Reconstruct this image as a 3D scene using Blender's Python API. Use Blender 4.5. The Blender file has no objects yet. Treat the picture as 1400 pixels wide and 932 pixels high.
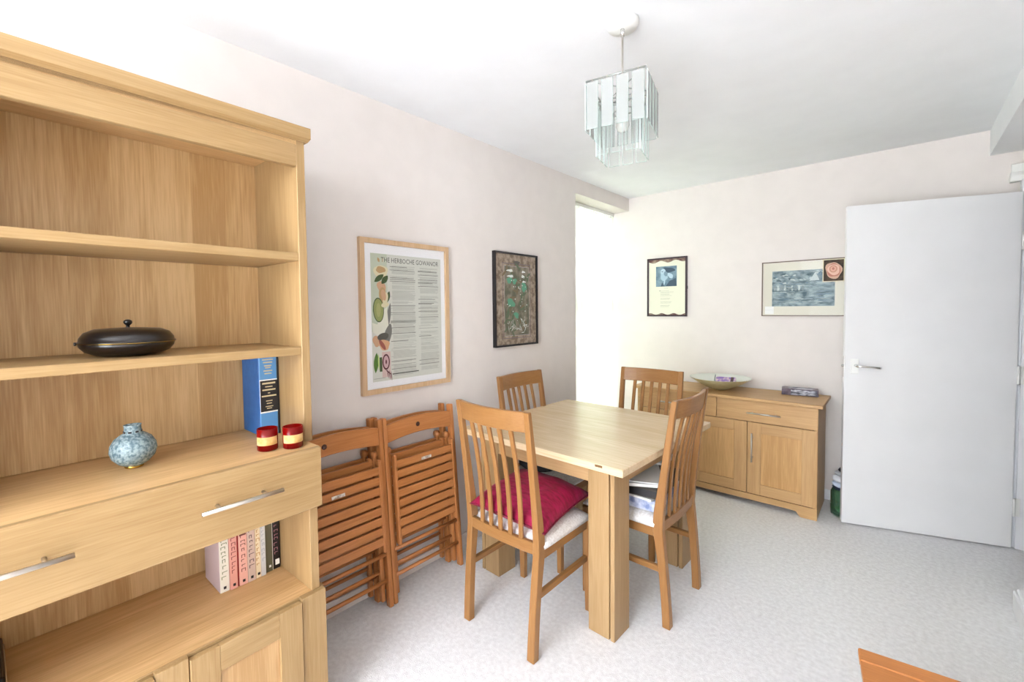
import bpy, bmesh, math, random
from mathutils import Matrix, Vector
random.seed(7)
S = bpy.context.scene
COL = S.collection

# ------------------------------------------------------------------ camera
cam_d = bpy.data.cameras.new('camera')
cam = bpy.data.objects.new('camera', cam_d); COL.objects.link(cam)
cam_d.sensor_width = 36.0
cam_d.lens = 601.587 / 1400 * 36
cam_d.shift_x = (700 - 692.33) / 1400
cam_d.shift_y = (447.13 - 466) / 1400
cam_d.clip_start = 0.02
cr = Vector((0.74402439, 0.66806024, -0.01110049))
cu = Vector((-0.01851424, 0.03722111, 0.99913553))
cf = Vector((-0.66789590, 0.74317569, -0.04006204))
cam.matrix_world = Matrix(((cr.x, cu.x, -cf.x, 1.8926), (cr.y, cu.y, -cf.y, 0), (cr.z, cu.z, -cf.z, 1.3743), (0, 0, 0, 1)))
S.camera = cam

# ------------------------------------------------------------------ exposure and light
S.view_settings.view_transform = 'Standard'
S.view_settings.look = 'None'
S.view_settings.gamma = 1
S.view_settings.exposure = 1.17
S.view_settings.use_curve_mapping = False
W = bpy.data.worlds.new('daylight'); S.world = W; W.use_nodes = True
W.node_tree.nodes['Background'].inputs[0].default_value = (0.93, 0.97, 1, 1)
W.node_tree.nodes['Background'].inputs[1].default_value = 1.5

def area(name, loc, rot, sx, sy, power, color=(1, 1, 1)):
    d = bpy.data.lights.new(name, 'AREA'); d.shape = 'RECTANGLE'; d.size = sx; d.size_y = sy
    d.energy = power; d.color = color
    o = bpy.data.objects.new(name, d); COL.objects.link(o); o.location = loc; o.rotation_euler = rot
    return o
R90 = math.pi / 2
LC = (0.845, 0.917, 1)
# daylight through the windows of the wall far behind the camera
area('daylight_rear_window', (1.2, -5.40, 1.35), (R90, 0, 0), 2.0, 1.8, 42, LC)
# fill lamp added at an invented opening in the right wall behind the camera
area('side_fill', (2.30, -3.4, 1.15), (R90, 0, R90), 2.4, 2.0, 70, LC)
# overhead fill lamp added just below the closed ceiling behind the camera
area('overhead_fill', (1.3, -2.1, 2.30), (math.radians(30), 0, 0), 1.7, 1.1, 42, LC)
# sky light outside the blind of the tall window
area('daylight_tall_window', (-0.75, 3.37, 1.25), (R90, 0, -R90), 1.0, 2.3, 52, (0.90, 0.94, 1))
# high sun through the invented side opening, added to bounce off the unseen carpet
sd = bpy.data.lights.new('sun', 'SUN'); sd.energy = 40; sd.angle = 0.02; sd.color = (0.88, 0.945, 1)
so = bpy.data.objects.new('sun', sd); COL.objects.link(so); so.rotation_euler = (0, math.radians(40), 0)

# ------------------------------------------------------------------ materials
def srgb(r, g, b):
    f = lambda c: ((c / 255 + 0.055) / 1.055) ** 2.4 if c > 10 else c / 255 / 12.92
    return (f(r), f(g), f(b), 1)
MC = {}
def mat(name, col, rough=0.5, metal=0.0, spec=0.5, **k):
    if name in MC: return MC[name]
    m = bpy.data.materials.new(name); m.use_nodes = True; MC[name] = m
    b = m.node_tree.nodes['Principled BSDF']
    b.inputs['Base Color'].default_value = col
    b.inputs['Roughness'].default_value = rough
    b.inputs['Metallic'].default_value = metal
    b.inputs['Specular IOR Level'].default_value = spec
    for kk, v in k.items(): b.inputs[kk.replace('_', ' ')].default_value = v
    return m
def nodes(m): return m.node_tree.nodes, m.node_tree.links
def noise_mat(name, c1, c2, scale, rough=0.7, bump=0.0, detail=4, lo=0.35, hi=0.65, bscale=None, stretch=(1, 1, 1), bdist=0.004, spec=0.3):
    if name in MC: return MC[name]
    m = mat(name, c1, rough, spec=spec); N, L = nodes(m); b = N['Principled BSDF']
    tc = N.new('ShaderNodeTexCoord'); mp = N.new('ShaderNodeMapping'); mp.inputs['Scale'].default_value = stretch
    L.new(tc.outputs['Object'], mp.inputs[0])
    n = N.new('ShaderNodeTexNoise'); n.inputs['Scale'].default_value = scale; n.inputs['Detail'].default_value = detail
    L.new(mp.outputs[0], n.inputs['Vector'])
    r = N.new('ShaderNodeValToRGB'); r.color_ramp.elements[0].position = lo; r.color_ramp.elements[1].position = hi
    r.color_ramp.elements[0].color = c1; r.color_ramp.elements[1].color = c2
    L.new(n.outputs['Fac'], r.inputs[0]); L.new(r.outputs[0], b.inputs['Base Color'])
    if bump:
        n2 = N.new('ShaderNodeTexNoise'); n2.inputs['Scale'].default_value = bscale or scale; n2.inputs['Detail'].default_value = 3
        L.new(mp.outputs[0], n2.inputs['Vector'])
        bp = N.new('ShaderNodeBump'); bp.inputs['Strength'].default_value = bump; bp.inputs['Distance'].default_value = bdist
        L.new(n2.outputs['Fac'], bp.inputs['Height']); L.new(bp.outputs[0], b.inputs['Normal'])
    return m
def wood(name, base, axis='z', contrast=0.16, plank=0.0, paxis=None, rough=0.42, grain=1.0, spec=0.35, seed=0.0):
    """oak or pine veneer: long figure, fine pores, optional boards"""
    key = name + '_' + axis + (paxis or '')
    if key in MC: return MC[key]
    m = mat(key, base, rough, spec=spec); N, L = nodes(m); b = N['Principled BSDF']
    tc = N.new('ShaderNodeTexCoord'); oi = N.new('ShaderNodeObjectInfo')
    src = tc.outputs['Object']
    add = N.new('ShaderNodeVectorMath'); add.operation = 'ADD'
    mul = N.new('ShaderNodeVectorMath'); mul.operation = 'SCALE'; mul.inputs[0].default_value = (3.1, 5.7, 4.3)
    L.new(oi.outputs['Random'], mul.inputs['Scale']); L.new(src, add.inputs[0]); L.new(mul.outputs[0], add.inputs[1])
    vec = add.outputs[0]
    ax = 'xyz'.index(axis)
    tone = None
    if plank:
        sep = N.new('ShaderNodeSeparateXYZ'); L.new(src, sep.inputs[0])
        d = N.new('ShaderNodeMath'); d.operation = 'DIVIDE'; d.inputs[1].default_value = plank
        L.new(sep.outputs['xyz'.index(paxis)], d.inputs[0])
        fl = N.new('ShaderNodeMath'); fl.operation = 'FLOOR'; L.new(d.outputs[0], fl.inputs[0])
        wn = N.new('ShaderNodeTexWhiteNoise'); wn.noise_dimensions = '1D'; L.new(fl.outputs[0], wn.inputs['W'])
        tone = wn.outputs['Value']
        sc = N.new('ShaderNodeVectorMath'); sc.operation = 'SCALE'; sc.inputs[0].default_value = (7, 9, 8); L.new(tone, sc.inputs['Scale'])
        a2 = N.new('ShaderNodeVectorMath'); a2.operation = 'ADD'; L.new(vec, a2.inputs[0]); L.new(sc.outputs[0], a2.inputs[1]); vec = a2.outputs[0]
    def mp(s_al, s_ac):
        q = N.new('ShaderNodeMapping'); s = [s_ac] * 3; s[ax] = s_al; q.inputs['Scale'].default_value = s
        L.new(vec, q.inputs[0]); return q.outputs[0]
    n1 = N.new('ShaderNodeTexNoise'); n1.inputs['Scale'].default_value = 1.0; n1.inputs['Detail'].default_value = 3; n1.inputs['Distortion'].default_value = 0.4
    L.new(mp(0.7, 10 * grain), n1.inputs['Vector'])
    # growth rings: contour bands of the broad noise
    m1 = N.new('ShaderNodeMath'); m1.operation = 'MULTIPLY'; m1.inputs[1].default_value = 46; L.new(n1.outputs['Fac'], m1.inputs[0])
    s1 = N.new('ShaderNodeMath'); s1.operation = 'SINE'; L.new(m1.outputs[0], s1.inputs[0])
    n2 = N.new('ShaderNodeTexNoise'); n2.inputs['Scale'].default_value = 1.0; n2.inputs['Detail'].default_value = 2
    L.new(mp(9, 260), n2.inputs['Vector'])
    # combine
    c1 = N.new('ShaderNodeMath'); c1.operation = 'MULTIPLY_ADD'; c1.inputs[1].default_value = 0.10; c1.inputs[2].default_value = 0.0
    L.new(s1.outputs[0], c1.inputs[0])
    c2 = N.new('ShaderNodeMath'); c2.operation = 'ADD'; L.new(c1.outputs[0], c2.inputs[0]); L.new(n2.outputs['Fac'], c2.inputs[1])
    c3 = N.new('ShaderNodeMath'); c3.operation = 'MULTIPLY_ADD'; c3.inputs[1].default_value = 0.7; c3.inputs[2].default_value = -0.35
    L.new(n1.outputs['Fac'], c3.inputs[0])
    c4 = N.new('ShaderNodeMath'); c4.operation = 'ADD'; L.new(c2.outputs[0], c4.inputs[0]); L.new(c3.outputs[0], c4.inputs[1])
    out = c4.outputs[0]
    if tone:
        c5 = N.new('ShaderNodeMath'); c5.operation = 'MULTIPLY_ADD'; c5.inputs[1].default_value = 0.35; c5.inputs[2].default_value = -0.17
        L.new(tone, c5.inputs[0])
        c6 = N.new('ShaderNodeMath'); c6.operation = 'ADD'; L.new(out, c6.inputs[0]); L.new(c5.outputs[0], c6.inputs[1]); out = c6.outputs[0]
    r = N.new('ShaderNodeValToRGB'); e = r.color_ramp.elements
    k = contrast
    e[0].position = 0.18; e[0].color = (base[0] * (1 - k), base[1] * (1 - 1.35 * k), base[2] * (1 - 1.9 * k), 1)
    e[1].position = 0.82; e[1].color = (min(1, base[0] * (1 + k * .6)), min(1, base[1] * (1 + k * .75)), min(1, base[2] * (1 + k)), 1)
    L.new(out, r.inputs[0]); L.new(r.outputs[0], b.inputs['Base Color'])
    bp = N.new('ShaderNodeBump'); bp.inputs['Strength'].default_value = 0.06; bp.inputs['Distance'].default_value = 0.002
    L.new(n2.outputs['Fac'], bp.inputs['Height']); L.new(bp.outputs[0], b.inputs['Normal'])
    return m
def thin_glass(name, tint, gloss=1.0, rough=0.0, op=0.0, opcol=(1, 1, 1, 1)):
    if name in MC: return MC[name]
    m = bpy.data.materials.new(name); m.use_nodes = True; MC[name] = m; N, L = nodes(m); N.clear()
    o = N.new('ShaderNodeOutputMaterial'); t = N.new('ShaderNodeBsdfTransparent'); t.inputs[0].default_value = tint
    g = N.new('ShaderNodeBsdfGlossy'); g.inputs['Roughness'].default_value = rough
    fr = N.new('ShaderNodeFresnel'); fr.inputs[0].default_value = 1.5
    gm = N.new('ShaderNodeMath'); gm.operation = 'MULTIPLY'; gm.inputs[1].default_value = gloss; L.new(fr.outputs[0], gm.inputs[0])
    mx = N.new('ShaderNodeMixShader'); L.new(gm.outputs[0], mx.inputs[0]); L.new(t.outputs[0], mx.inputs[1]); L.new(g.outputs[0], mx.inputs[2])
    last = mx
    if op:
        d = N.new('ShaderNodeBsdfDiffuse'); d.inputs[0].default_value = opcol
        tl = N.new('ShaderNodeBsdfTranslucent'); tl.inputs[0].default_value = opcol
        m2 = N.new('ShaderNodeMixShader'); m2.inputs[0].default_value = 0.5; L.new(d.outputs[0], m2.inputs[1]); L.new(tl.outputs[0], m2.inputs[2])
        m3 = N.new('ShaderNodeMixShader'); m3.inputs[0].default_value = op; L.new(mx.outputs[0], m3.inputs[1]); L.new(m2.outputs[0], m3.inputs[2]); last = m3
    L.new(last.outputs[0], o.inputs[0]); return m

OAK = srgb(166, 136, 94)
M_wall = noise_mat('wall_paint', srgb(229, 221, 215), srgb(232, 224, 218), 9, 0.9, bump=0.08, bscale=160, bdist=0.002, spec=0.1)
M_ceil = noise_mat('ceiling_paint', srgb(244, 245, 247), srgb(247, 248, 250), 6, 0.95, bump=0.15, bscale=120, bdist=0.003, spec=0.1)
M_carpet = noise_mat('carpet', srgb(234, 232, 232), srgb(250, 249, 249), 55, 1.0, bump=0.6, bscale=260, detail=8, lo=0.3, hi=0.7, bdist=0.006, spec=0.0)
M_white = mat('white_gloss_paint', srgb(238, 239, 241), 0.35)
M_door = noise_mat('door_paint', srgb(232, 231, 230), srgb(235, 234, 233), 5, 0.35, bump=0.02, bscale=60, spec=0.35)
M_plast = mat('white_plastic', srgb(240, 240, 235), 0.35)
M_steel = mat('brushed_steel', srgb(205, 200, 192), 0.28, 1.0)
M_chrome = mat('chrome', srgb(225, 225, 225), 0.12, 1.0)
M_black = mat('black_paint', srgb(26, 24, 26), 0.35)
M_brass = mat('brass', srgb(200, 165, 80), 0.25, 1.0)

# ------------------------------------------------------------------ mesh building
class MB:
    def __init__(s): s.bm = bmesh.new(); s.mats = []
    def _mi(s, m):
        if m not in s.mats: s.mats.append(m)
        return s.mats.index(m)
    def _merge(s, b2, m, M=None, smooth=False):
        if M is not None: bmesh.ops.transform(b2, matrix=M, verts=b2.verts)
        mi = s._mi(m) if m else 0
        me = bpy.data.meshes.new('tmp')
        for f in b2.faces: f.material_index = mi; f.smooth = smooth
        b2.to_mesh(me); b2.free(); s.bm.from_mesh(me); bpy.data.meshes.remove(me)
    def box(s, lo, hi, m=None, bev=0.0015, M=None, seg=1):
        b = bmesh.new(); bmesh.ops.create_cube(b, size=1)
        d = [hi[i] - lo[i] for i in range(3)]; c = [(hi[i] + lo[i]) / 2 for i in range(3)]
        for v in b.verts: v.co = Vector((v.co.x * d[0] + c[0], v.co.y * d[1] + c[1], v.co.z * d[2] + c[2]))
        bv = min(bev, min(abs(x) for x in d) * 0.3)
        if bv > 0: bmesh.ops.bevel(b, geom=list(b.edges), offset=bv, segments=seg, affect='EDGES', profile=0.5)
        s._merge(b, m, M); return s
    def prism(s, pts, ax, a0, a1, m=None, bev=0.0, M=None):
        """polygon pts in the two other axes, extruded along ax"""
        b = bmesh.new(); o = [i for i in range(3) if i != ax]
        vs = []
        for p in pts:
            c = [0, 0, 0]; c[o[0]] = p[0]; c[o[1]] = p[1]; c[ax] = a0; vs.append(b.verts.new(c))
        f = b.faces.new(vs); r = bmesh.ops.extrude_face_region(b, geom=[f])
        t = [0, 0, 0]; t[ax] = a1 - a0
        bmesh.ops.translate(b, vec=t, verts=[g for g in r['geom'] if isinstance(g, bmesh.types.BMVert)])
        bmesh.ops.recalc_face_normals(b, faces=b.faces)
        if bev: bmesh.ops.bevel(b, geom=list(b.edges), offset=bev, segments=1, affect='EDGES')
        s._merge(b, m, M); return s
    def lathe(s, prof, m=None, M=None, n=40, smooth=True, cap=True):
        b = bmesh.new(); rings = []
        for (r, z) in prof:
            if r < 1e-6: rings.append([b.verts.new((0, 0, z))])
            else: rings.append([b.verts.new((r * math.cos(2 * math.pi * i / n), r * math.sin(2 * math.pi * i / n), z)) for i in range(n)])
        for A, B in zip(rings, rings[1:]):
            if len(A) == 1 and len(B) == 1: continue
            for i in range(n):
                j = (i + 1) % n
                if len(A) == 1: b.faces.new((A[0], B[i], B[j]))
                elif len(B) == 1: b.faces.new((A[i], A[j], B[0]))
                else: b.faces.new((A[i], A[j], B[j], B[i]))
        if cap:
            if len(rings[0]) > 1: b.faces.new(rings[0][::-1])
            if len(rings[-1]) > 1: b.faces.new(rings[-1])
        bmesh.ops.recalc_face_normals(b, faces=b.faces)
        s._merge(b, m, M, smooth); return s
    def tube(s, pts, r, m=None, n=10, M=None, cap=True):
        b = bmesh.new(); P = [Vector(p) for p in pts]; rings = []
        for i, p in enumerate(P):
            t = ((P[min(i + 1, len(P) - 1)] - P[max(i - 1, 0)])).normalized()
            u = t.orthogonal() if i == 0 else (pu - t * pu.dot(t))
            u.normalize(); pu = u; w = t.cross(u); rr = r[i] if isinstance(r, (list, tuple)) else r
            rings.append([b.verts.new(p + rr * (math.cos(2 * math.pi * k / n) * u + math.sin(2 * math.pi * k / n) * w)) for k in range(n)])
        for A, B in zip(rings, rings[1:]):
            for i in range(n): b.faces.new((A[i], A[(i + 1) % n], B[(i + 1) % n], B[i]))
        if cap: b.faces.new(rings[0][::-1]); b.faces.new(rings[-1])
        s._merge(b, m, M, True); return s
    def sweep(s, secs, m=None, M=None, bev=0.0, smooth=False):
        """list of cross-sections (each a list of 3D points, same count) joined into a solid"""
        b = bmesh.new(); R = [[b.verts.new(p) for p in q] for q in secs]; n = len(R[0])
        for A, B in zip(R, R[1:]):
            for i in range(n): b.faces.new((A[i], A[(i + 1) % n], B[(i + 1) % n], B[i]))
        b.faces.new(R[0][::-1]); b.faces.new(R[-1])
        bmesh.ops.recalc_face_normals(b, faces=b.faces)
        if bev:
            es = [e for e in b.edges if e.calc_face_angle(0) > 0.6]
            bmesh.ops.bevel(b, geom=es, offset=bev, segments=1, affect='EDGES')
        s._merge(b, m, M, smooth); return s
    def poly(s, pts, m, M=None):
        b = bmesh.new(); b.faces.new([b.verts.new(p) for p in pts]); s._merge(b, m, M); return s
    def build(s, name, m=None, parent=None, loc=None, rot=None, smooth=False):
        me = bpy.data.meshes.new(name); 
        if smooth:
            for f in s.bm.faces: f.smooth = True
        s.bm.to_mesh(me); s.bm.free()
        if s.mats and s.mats[0] is not None:
            for x in s.mats: me.materials.append(x if x else m)
        elif m: me.materials.append(m)
        o = bpy.data.objects.new(name, me); COL.objects.link(o)
        if parent: o.parent = parent
        if loc: o.location = loc
        if rot: o.rotation_euler = rot
        return o
def thing(name, label, cat, loc=(0, 0, 0), rz=0.0, group=None, rot=None):
    o = bpy.data.objects.new(name, None); COL.objects.link(o); o.empty_display_size = 0.1
    o.location = loc; o.rotation_euler = rot or (0, 0, rz); return tag(o, label, cat, group)
def tag(o, label, cat, group=None):
    o['label'] = label; o['category'] = cat
    if group: o['group'] = group
    return o
def struct(o): o['kind'] = 'structure'; return o
def copy_tree(o, parent=None):
    c = o.copy(); COL.objects.link(c)
    if parent: c.parent = parent
    for ch in list(o.children): copy_tree(ch, c)
    return c
def text_mesh(body, size, m, M, mb, extr=0.0, align='CENTER', sx=1.0):
    cu_ = bpy.data.curves.new('t', 'FONT'); cu_.body = body; cu_.size = size; cu_.align_x = align; cu_.align_y = 'CENTER'
    cu_.extrude = extr; cu_.resolution_u = 2
    o = bpy.data.objects.new('t', cu_); COL.objects.link(o)
    bpy.context.view_layer.update()
    me = bpy.data.meshes.new_from_object(o.evaluated_get(bpy.context.evaluated_depsgraph_get()))
    b = bmesh.new(); b.from_mesh(me); bmesh.ops.scale(b, vec=(sx, 1, 1), verts=b.verts)
    bpy.data.objects.remove(o); bpy.data.curves.remove(cu_); bpy.data.meshes.remove(me)
    mb._merge(b, m, M)

# ------------------------------------------------------------------ room shell
H = 2.3818; BY = 3.816; RX = 2.33; YR = -5.5; WZ = 2.2676; WY = 2.9212
T = 0.12
struct(MB().box((-0.45, YR - .2, -0.1), (3.6, BY + .2, 0), bev=0).build('floor', M_carpet))
struct(MB().box((-0.45, YR - .2, H), (3.6, BY + .2, H + .1), bev=0).build('ceiling', M_ceil))
lw = MB()
lw.box((-0.30, YR - .1, 0), (0, WY, H), bev=0)
lw.box((-0.30, WY, WZ), (0, BY, H), bev=0)
struct(lw.build('wall_left', M_wall))
struct(MB().box((-0.30, BY, 0), (3.6, BY + T, H), bev=0).build('wall_back', M_wall))
rw = MB()
rw.box((RX, YR, 0), (RX + T, -4.8, H), bev=0); rw.box((RX, -2.1, 0), (RX + T, 2.96, H), bev=0)
rw.box((RX, -4.8, 2.15), (RX + T, -2.1, H), bev=0)  # unseen side opening, added to let the sun in behind the camera
rw.box((2.402, 2.96, 2.03), (2.45, BY, H), bev=0)
rw.box((2.425, 3.76, 0), (2.45, BY, 2.03), bev=0)
struct(rw.build('wall_right', M_wall))
bw = MB()
bw.box((0, YR - T, 0), (RX, YR, 0.5), bev=0); bw.box((0, YR - T, 2.2), (RX, YR, H), bev=0)
bw.box((0, YR - T, 0.5), (0.15, YR, 2.2), bev=0); bw.box((2.15, YR - T, 0.5), (RX, YR, 2.2), bev=0)
struct(bw.build('wall_rear', M_wall))
hl = MB()
hl.box((3.4, 2.2, 0), (3.5, BY, H), bev=0); hl.box((2.45, 2.2, 0), (3.4, 2.3, H), bev=0)
struct(hl.build('wall_hall', M_wall))
# boxed-in bulkhead along the right of the ceiling
struct(MB().box((2.256, YR, 2.2355), (2.45, BY, H), bev=0.001).build('trim_1', M_ceil))
# skirtings
struct(MB().box((0, 0.7, 0), (0.013, WY, 0.07), bev=0.003).build('baseboard_left', M_wall))
struct(MB().box((0, BY - 0.013, 0), (2.40, BY, 0.07), bev=0.003).build('baseboard_back', M_white))
sk = MB().box((2.288, 0.5, 0), (RX, 2.95, 0.09), bev=0.004)
sk.box((2.300, 0.5, 0.085), (RX, 2.95, 0.102), bev=0.004)
struct(sk.build('baseboard_right', M_white))
# door lining
dl = MB()
dl.box((2.388, 3.700, 0), (2.425, 3.76, 2.03), bev=0.002)
dl.box((2.372, 3.716, 0), (2.402, 3.775, 2.06), bev=0.003)
dl.box((2.40, 2.96, 2.0), (2.45, 3.70, 2.03), bev=0.002)
struct(dl.build('trim_2', M_white))

# tall window with its frame and glass
GL = thin_glass('window_glass', (0.96, 0.98, 0.97, 1))
wf = MB()
for a in ((WY, WY + .05), (BY - .05, BY)): wf.box((-0.29, a[0], 0.1), (-0.24, a[1], WZ), M_white)
for z in ((0.0, 0.12), (1.37, 1.43), (WZ - .05, WZ)): wf.box((-0.29, WY, z[0]), (-0.24, BY, z[1]), M_white)
wn = struct(wf.build('window_1', M_white))
struct(MB().box((-0.268, WY + .05, 0.12), (-0.262, BY - .05, WZ - .05), bev=0).build('window_pane', GL, wn))
# vertical blind
M_bl = bpy.data.materials.new('blind_fabric'); M_bl.use_nodes = True; N, L = nodes(M_bl); N.clear()
o_ = N.new('ShaderNodeOutputMaterial'); d_ = N.new('ShaderNodeBsdfDiffuse'); d_.inputs[0].default_value = srgb(247, 247, 240)
t_ = N.new('ShaderNodeBsdfTranslucent'); t_.inputs[0].default_value = srgb(240, 243, 232); x_ = N.new('ShaderNodeMixShader'); x_.inputs[0].default_value = 0.5
L.new(d_.outputs[0], x_.inputs[1]); L.new(t_.outputs[0], x_.inputs[2]); L.new(x_.outputs[0], o_.inputs[0])
bl = thing('vertical_blind', 'white vertical slat blind hanging in the tall corner window recess', 'blind', (-0.16, WY, 0))
MB().box((-0.02, 0.01, WZ - .03), (0.012, BY - WY - .01, WZ - .002), bev=.002).build('head_rail', M_plast, bl)
nsl = 11
for i in range(nsl):
    y = 0.06 + i * (BY - WY - 0.12) / (nsl - 1); a = math.radians(12)
    mbs = MB(); w = 0.046
    secs = []
    pts = []
    for k in range(7):
        t = -1 + 2 * k / 6; yy = y + w * t * math.cos(a); xx = w * t * math.sin(a) + 0.005 * (1 - t * t)
        pts.append((xx, yy))
    poly = pts + [(p[0] - 0.0008, p[1]) for p in pts[::-1]]
    mbs.prism(poly, 2, 0.10, WZ - .035)
    mbs.build('slat', M_bl, bl)
    MB().box((-0.003, y - .012, WZ - .05), (0.006, y + .012, WZ - .028)).build('slat_clip', M_plast, bl)

# ------------------------------------------------------------------ open door against the back wall
dd = Vector((2.3733 - 1.6327, 3.6803 - 3.4385, 0)); dw = dd.length; da = math.atan2(dd.y, dd.x)
door = bpy.data.objects.new('door_1', None); COL.objects.link(door); door.location = (1.6327, 3.4385, 0); door.rotation_euler = (0, 0, da); struct(door)
# local x along the door from free edge to hinge, y = away from camera
MB().box((0, 0, 0.008), (dw, 0.036, 1.985), bev=0.0015).build('door_leaf', M_door, door)
h = MB()
h.box((0.030, -0.006, 0.955), (0.072, 0.0, 1.045), M_plast, bev=.002)
h.build('handle_plate', M_plast, door)
h = MB(); h.tube([(0.055, -0.004, 1.005), (0.055, -0.045, 1.005)], 0.009)
h.tube([(0.055, -0.045, 1.005), (0.062, -0.052, 1.006), (0.09, -0.052, 1.004), (0.13, -0.05, 1.0), (0.160, -0.048, 0.998), (0.168, -0.040, 0.997)], [.009, .009, .007, .007, .008, .007])
h.build('door_handle', M_chrome, door)
MB().box((-0.001, 0.010, 0.93), (0.001, 0.028, 1.06), bev=0).tube([(-0.001, .019, 1.0), (-0.010, .019, 1.0)], .007).build('latch', M_chrome, door)
for z in (0.24, 0.98, 1.72):
    MB().tube([(dw + 0.004, -0.004, z - .05), (dw + 0.004, -0.004, z + .05)], 0.006).box((dw, -0.001, z - .05), (dw + .03, 0.001, z + .05), bev=0).build('hinge', M_plast, door)

# alarm sensor high on the back wall
sn = thing('alarm_sensor', 'small white alarm sensor high on the back wall above the door', 'sensor', (2.375, BY, 2.09))
MB().box((-0.035, -0.018, 0.012), (0.035, 0, 0.075), bev=.004).build('sensor_bracket', M_plast, sn)
MB().sweep([[(-0.042, -0.05, -0.03 + z * 0), (0.042, -0.05, -0.03), (0.042, -0.004, -0.03), (-0.042, -0.004, -0.03)],
            [(-0.042, -0.055, 0.0), (0.042, -0.055, 0.0), (0.042, -0.004, 0.0), (-0.042, -0.004, 0.0)],
            [(-0.038, -0.035, 0.026), (0.038, -0.035, 0.026), (0.038, -0.004, 0.026), (-0.038, -0.004, 0.026)]], bev=.003).build('sensor_body', M_plast, sn)

# ------------------------------------------------------------------ bookcase
BR = math.radians(2.238)
bc_loc = Vector((0.0205, 0.7, 0)) - 0.7 * Vector((-math.sin(BR), math.cos(BR), 0))
BC = 'bookcase'
oakV = wood('oak_bookcase', OAK, 'z'); oakH = wood('oak_bookcase', OAK, 'y'); oakX = wood('oak_bookcase', OAK, 'x')
oakBack = wood('oak_veneer', srgb(202, 168, 120), 'z', 0.2, plank=0.105, paxis='y')
oakShelf = wood('oak_shelf', srgb(212, 174, 124), 'y', 0.16)
oakDoorP = wood('oak_panel', srgb(190, 154, 109), 'z', 0.16, plank=0.09, paxis='y')
bc = thing('bookcase', 'tall light oak bookcase with open shelves, wide drawer and cupboard doors', 'bookcase', bc_loc, BR)
SL = -0.25          # left side (outside the picture)
def bp(name, lo, hi, m, bev=.0015, parent=None): return MB().box(lo, hi, bev=bev).build(name, m, parent or bc)
D1 = 0.930; CB = 0.452; UD = 0.36; LD = 0.46
# upper unit
for a, b in ((0.628, 0.656), (SL - .03, SL - .002)): bp('side_panel', (0, a, D1), (UD, b, 1.945), oakV)
bp('back_panel', (0, SL, D1), (0.018, 0.63, 1.93), oakBack)
bp('top_panel', (0, SL, 1.929), (UD, 0.63, 1.945), oakShelf)
bp('header_rail', (UD - .022, SL, 1.858), (UD, 0.628, 1.946), oakH)
crn = MB()
crn.prism([(0.0, 1.945), (UD + .004, 1.945), (0.385, 1.951), (0.385, 1.9865), (0.0, 1.9865)], 1, SL - .05, 0.668, bev=.0012)
crn.build('cornice', oakH, bc)
for z0, z1 in ((1.546, 1.572), (1.229, 1.2555)): bp('shelf', (0.018, SL, z0), (UD - .002, 0.628, z1), wood('oak_bookcase', OAK, 'y'))
# lower unit
bp('drawer_deck', (0, SL - .03, D1 - .022), (LD - .021, 0.640, D1 - .0005), oakShelf)
for a, b in ((0.602, 0.630), (SL - .03, SL - .002)):
    bp('side_panel', (0, a, CB), (LD - .026, b, D1 - .022), oakV)
bp('back_panel', (0, SL, CB), (0.018, 0.602, D1 - .022), oakBack)
dr = bp('drawer', (LD - .02, SL - .03, 0.737), (LD, 0.634, D1 + .002), oakH, .002)
bp('drawer_box', (0.03, SL, 0.74), (LD - .021, 0.602, D1 - .023), oakShelf, 0)
for a, b in ((0.288, 0.497), (-0.162, 0.047)):
    hb = MB(); zz = 0.842; x = LD + .034
    hb.tube([(x, a, zz), (x, b, zz)], 0.006, n=14)
    for yy in (a + .045, b - .045): hb.tube([(LD - .001, yy, zz), (x, yy, zz)], 0.0045)
    hb.build('handle', M_steel, dr)
bp('cupboard_top', (0, SL - .03, CB - .02), (LD - .030, 0.645, CB), oakShelf)
for a, b in ((0.618, 0.646), (SL - .03, SL - .002)): bp('side_panel', (0, a, 0.0), (LD - .022, b, CB - .021), oakV)
bp('plinth', (0.02, SL, 0.0), (LD - .03, 0.617, 0.06), oakH)
# face frame pilasters
for a, b, nm in ((0.560, 0.640, 'pilaster'), (0.184, 0.256, 'pilaster'), (SL - .03, SL + .05, 'pilaster')):
    bp(nm, (LD - .03, a, 0.0), (LD - .006, b, CB + .001), oakV)
bp('face_rail', (LD - .03, SL, CB - .02), (LD - .024, 0.56, CB + .0005), oakH)
def panel_door(parent, y0, y1, z0, z1, xf, th, stile, rail, mv, mh, mp, dent=.008, name='door', axis='x'):
    """framed door in a plane; axis 'x': faces +x ; axis 'y': faces -y (coords then are x0,x1)"""
    d = MB()
    def bx(a0, a1, c0, c1, t0, t1, m, bev=.0015):
        if axis == 'x': d.box((xf - th + t0, a0, c0), (xf - th + t1, a1, c1), m, bev)
        else: d.box((a0, xf + th - t1, c0), (a1, xf + th - t0, c1), m, bev)
    bx(y0, y0 + stile, z0, z1, 0, th, mv); bx(y1 - stile, y1, z0, z1, 0, th, mv)
    bx(y0 + stile, y1 - stile, z1 - rail, z1, 0, th, mh); bx(y0 + stile, y1 - stile, z0, z0 + rail, 0, th, mh)
    bx(y0 + stile - .004, y1 - stile + .004, z0 + rail - .004, z1 - rail + .004, 0.002, th - dent, mp, 0)
    return d.build(name, None, parent)
for a, b in ((0.258, 0.558), (-0.118, 0.182)):
    panel_door(bc, a, b, 0.065, CB - .006, LD, 0.02, 0.004 if False else 0.07, 0.075, oakV, oakH, oakDoorP)

# bookcase-frame placement helper
def BW(A, s, z): return Matrix.Translation(bc_loc) @ Matrix.Rotation(BR, 4, 'Z') @ Vector((A, s, z))

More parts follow.
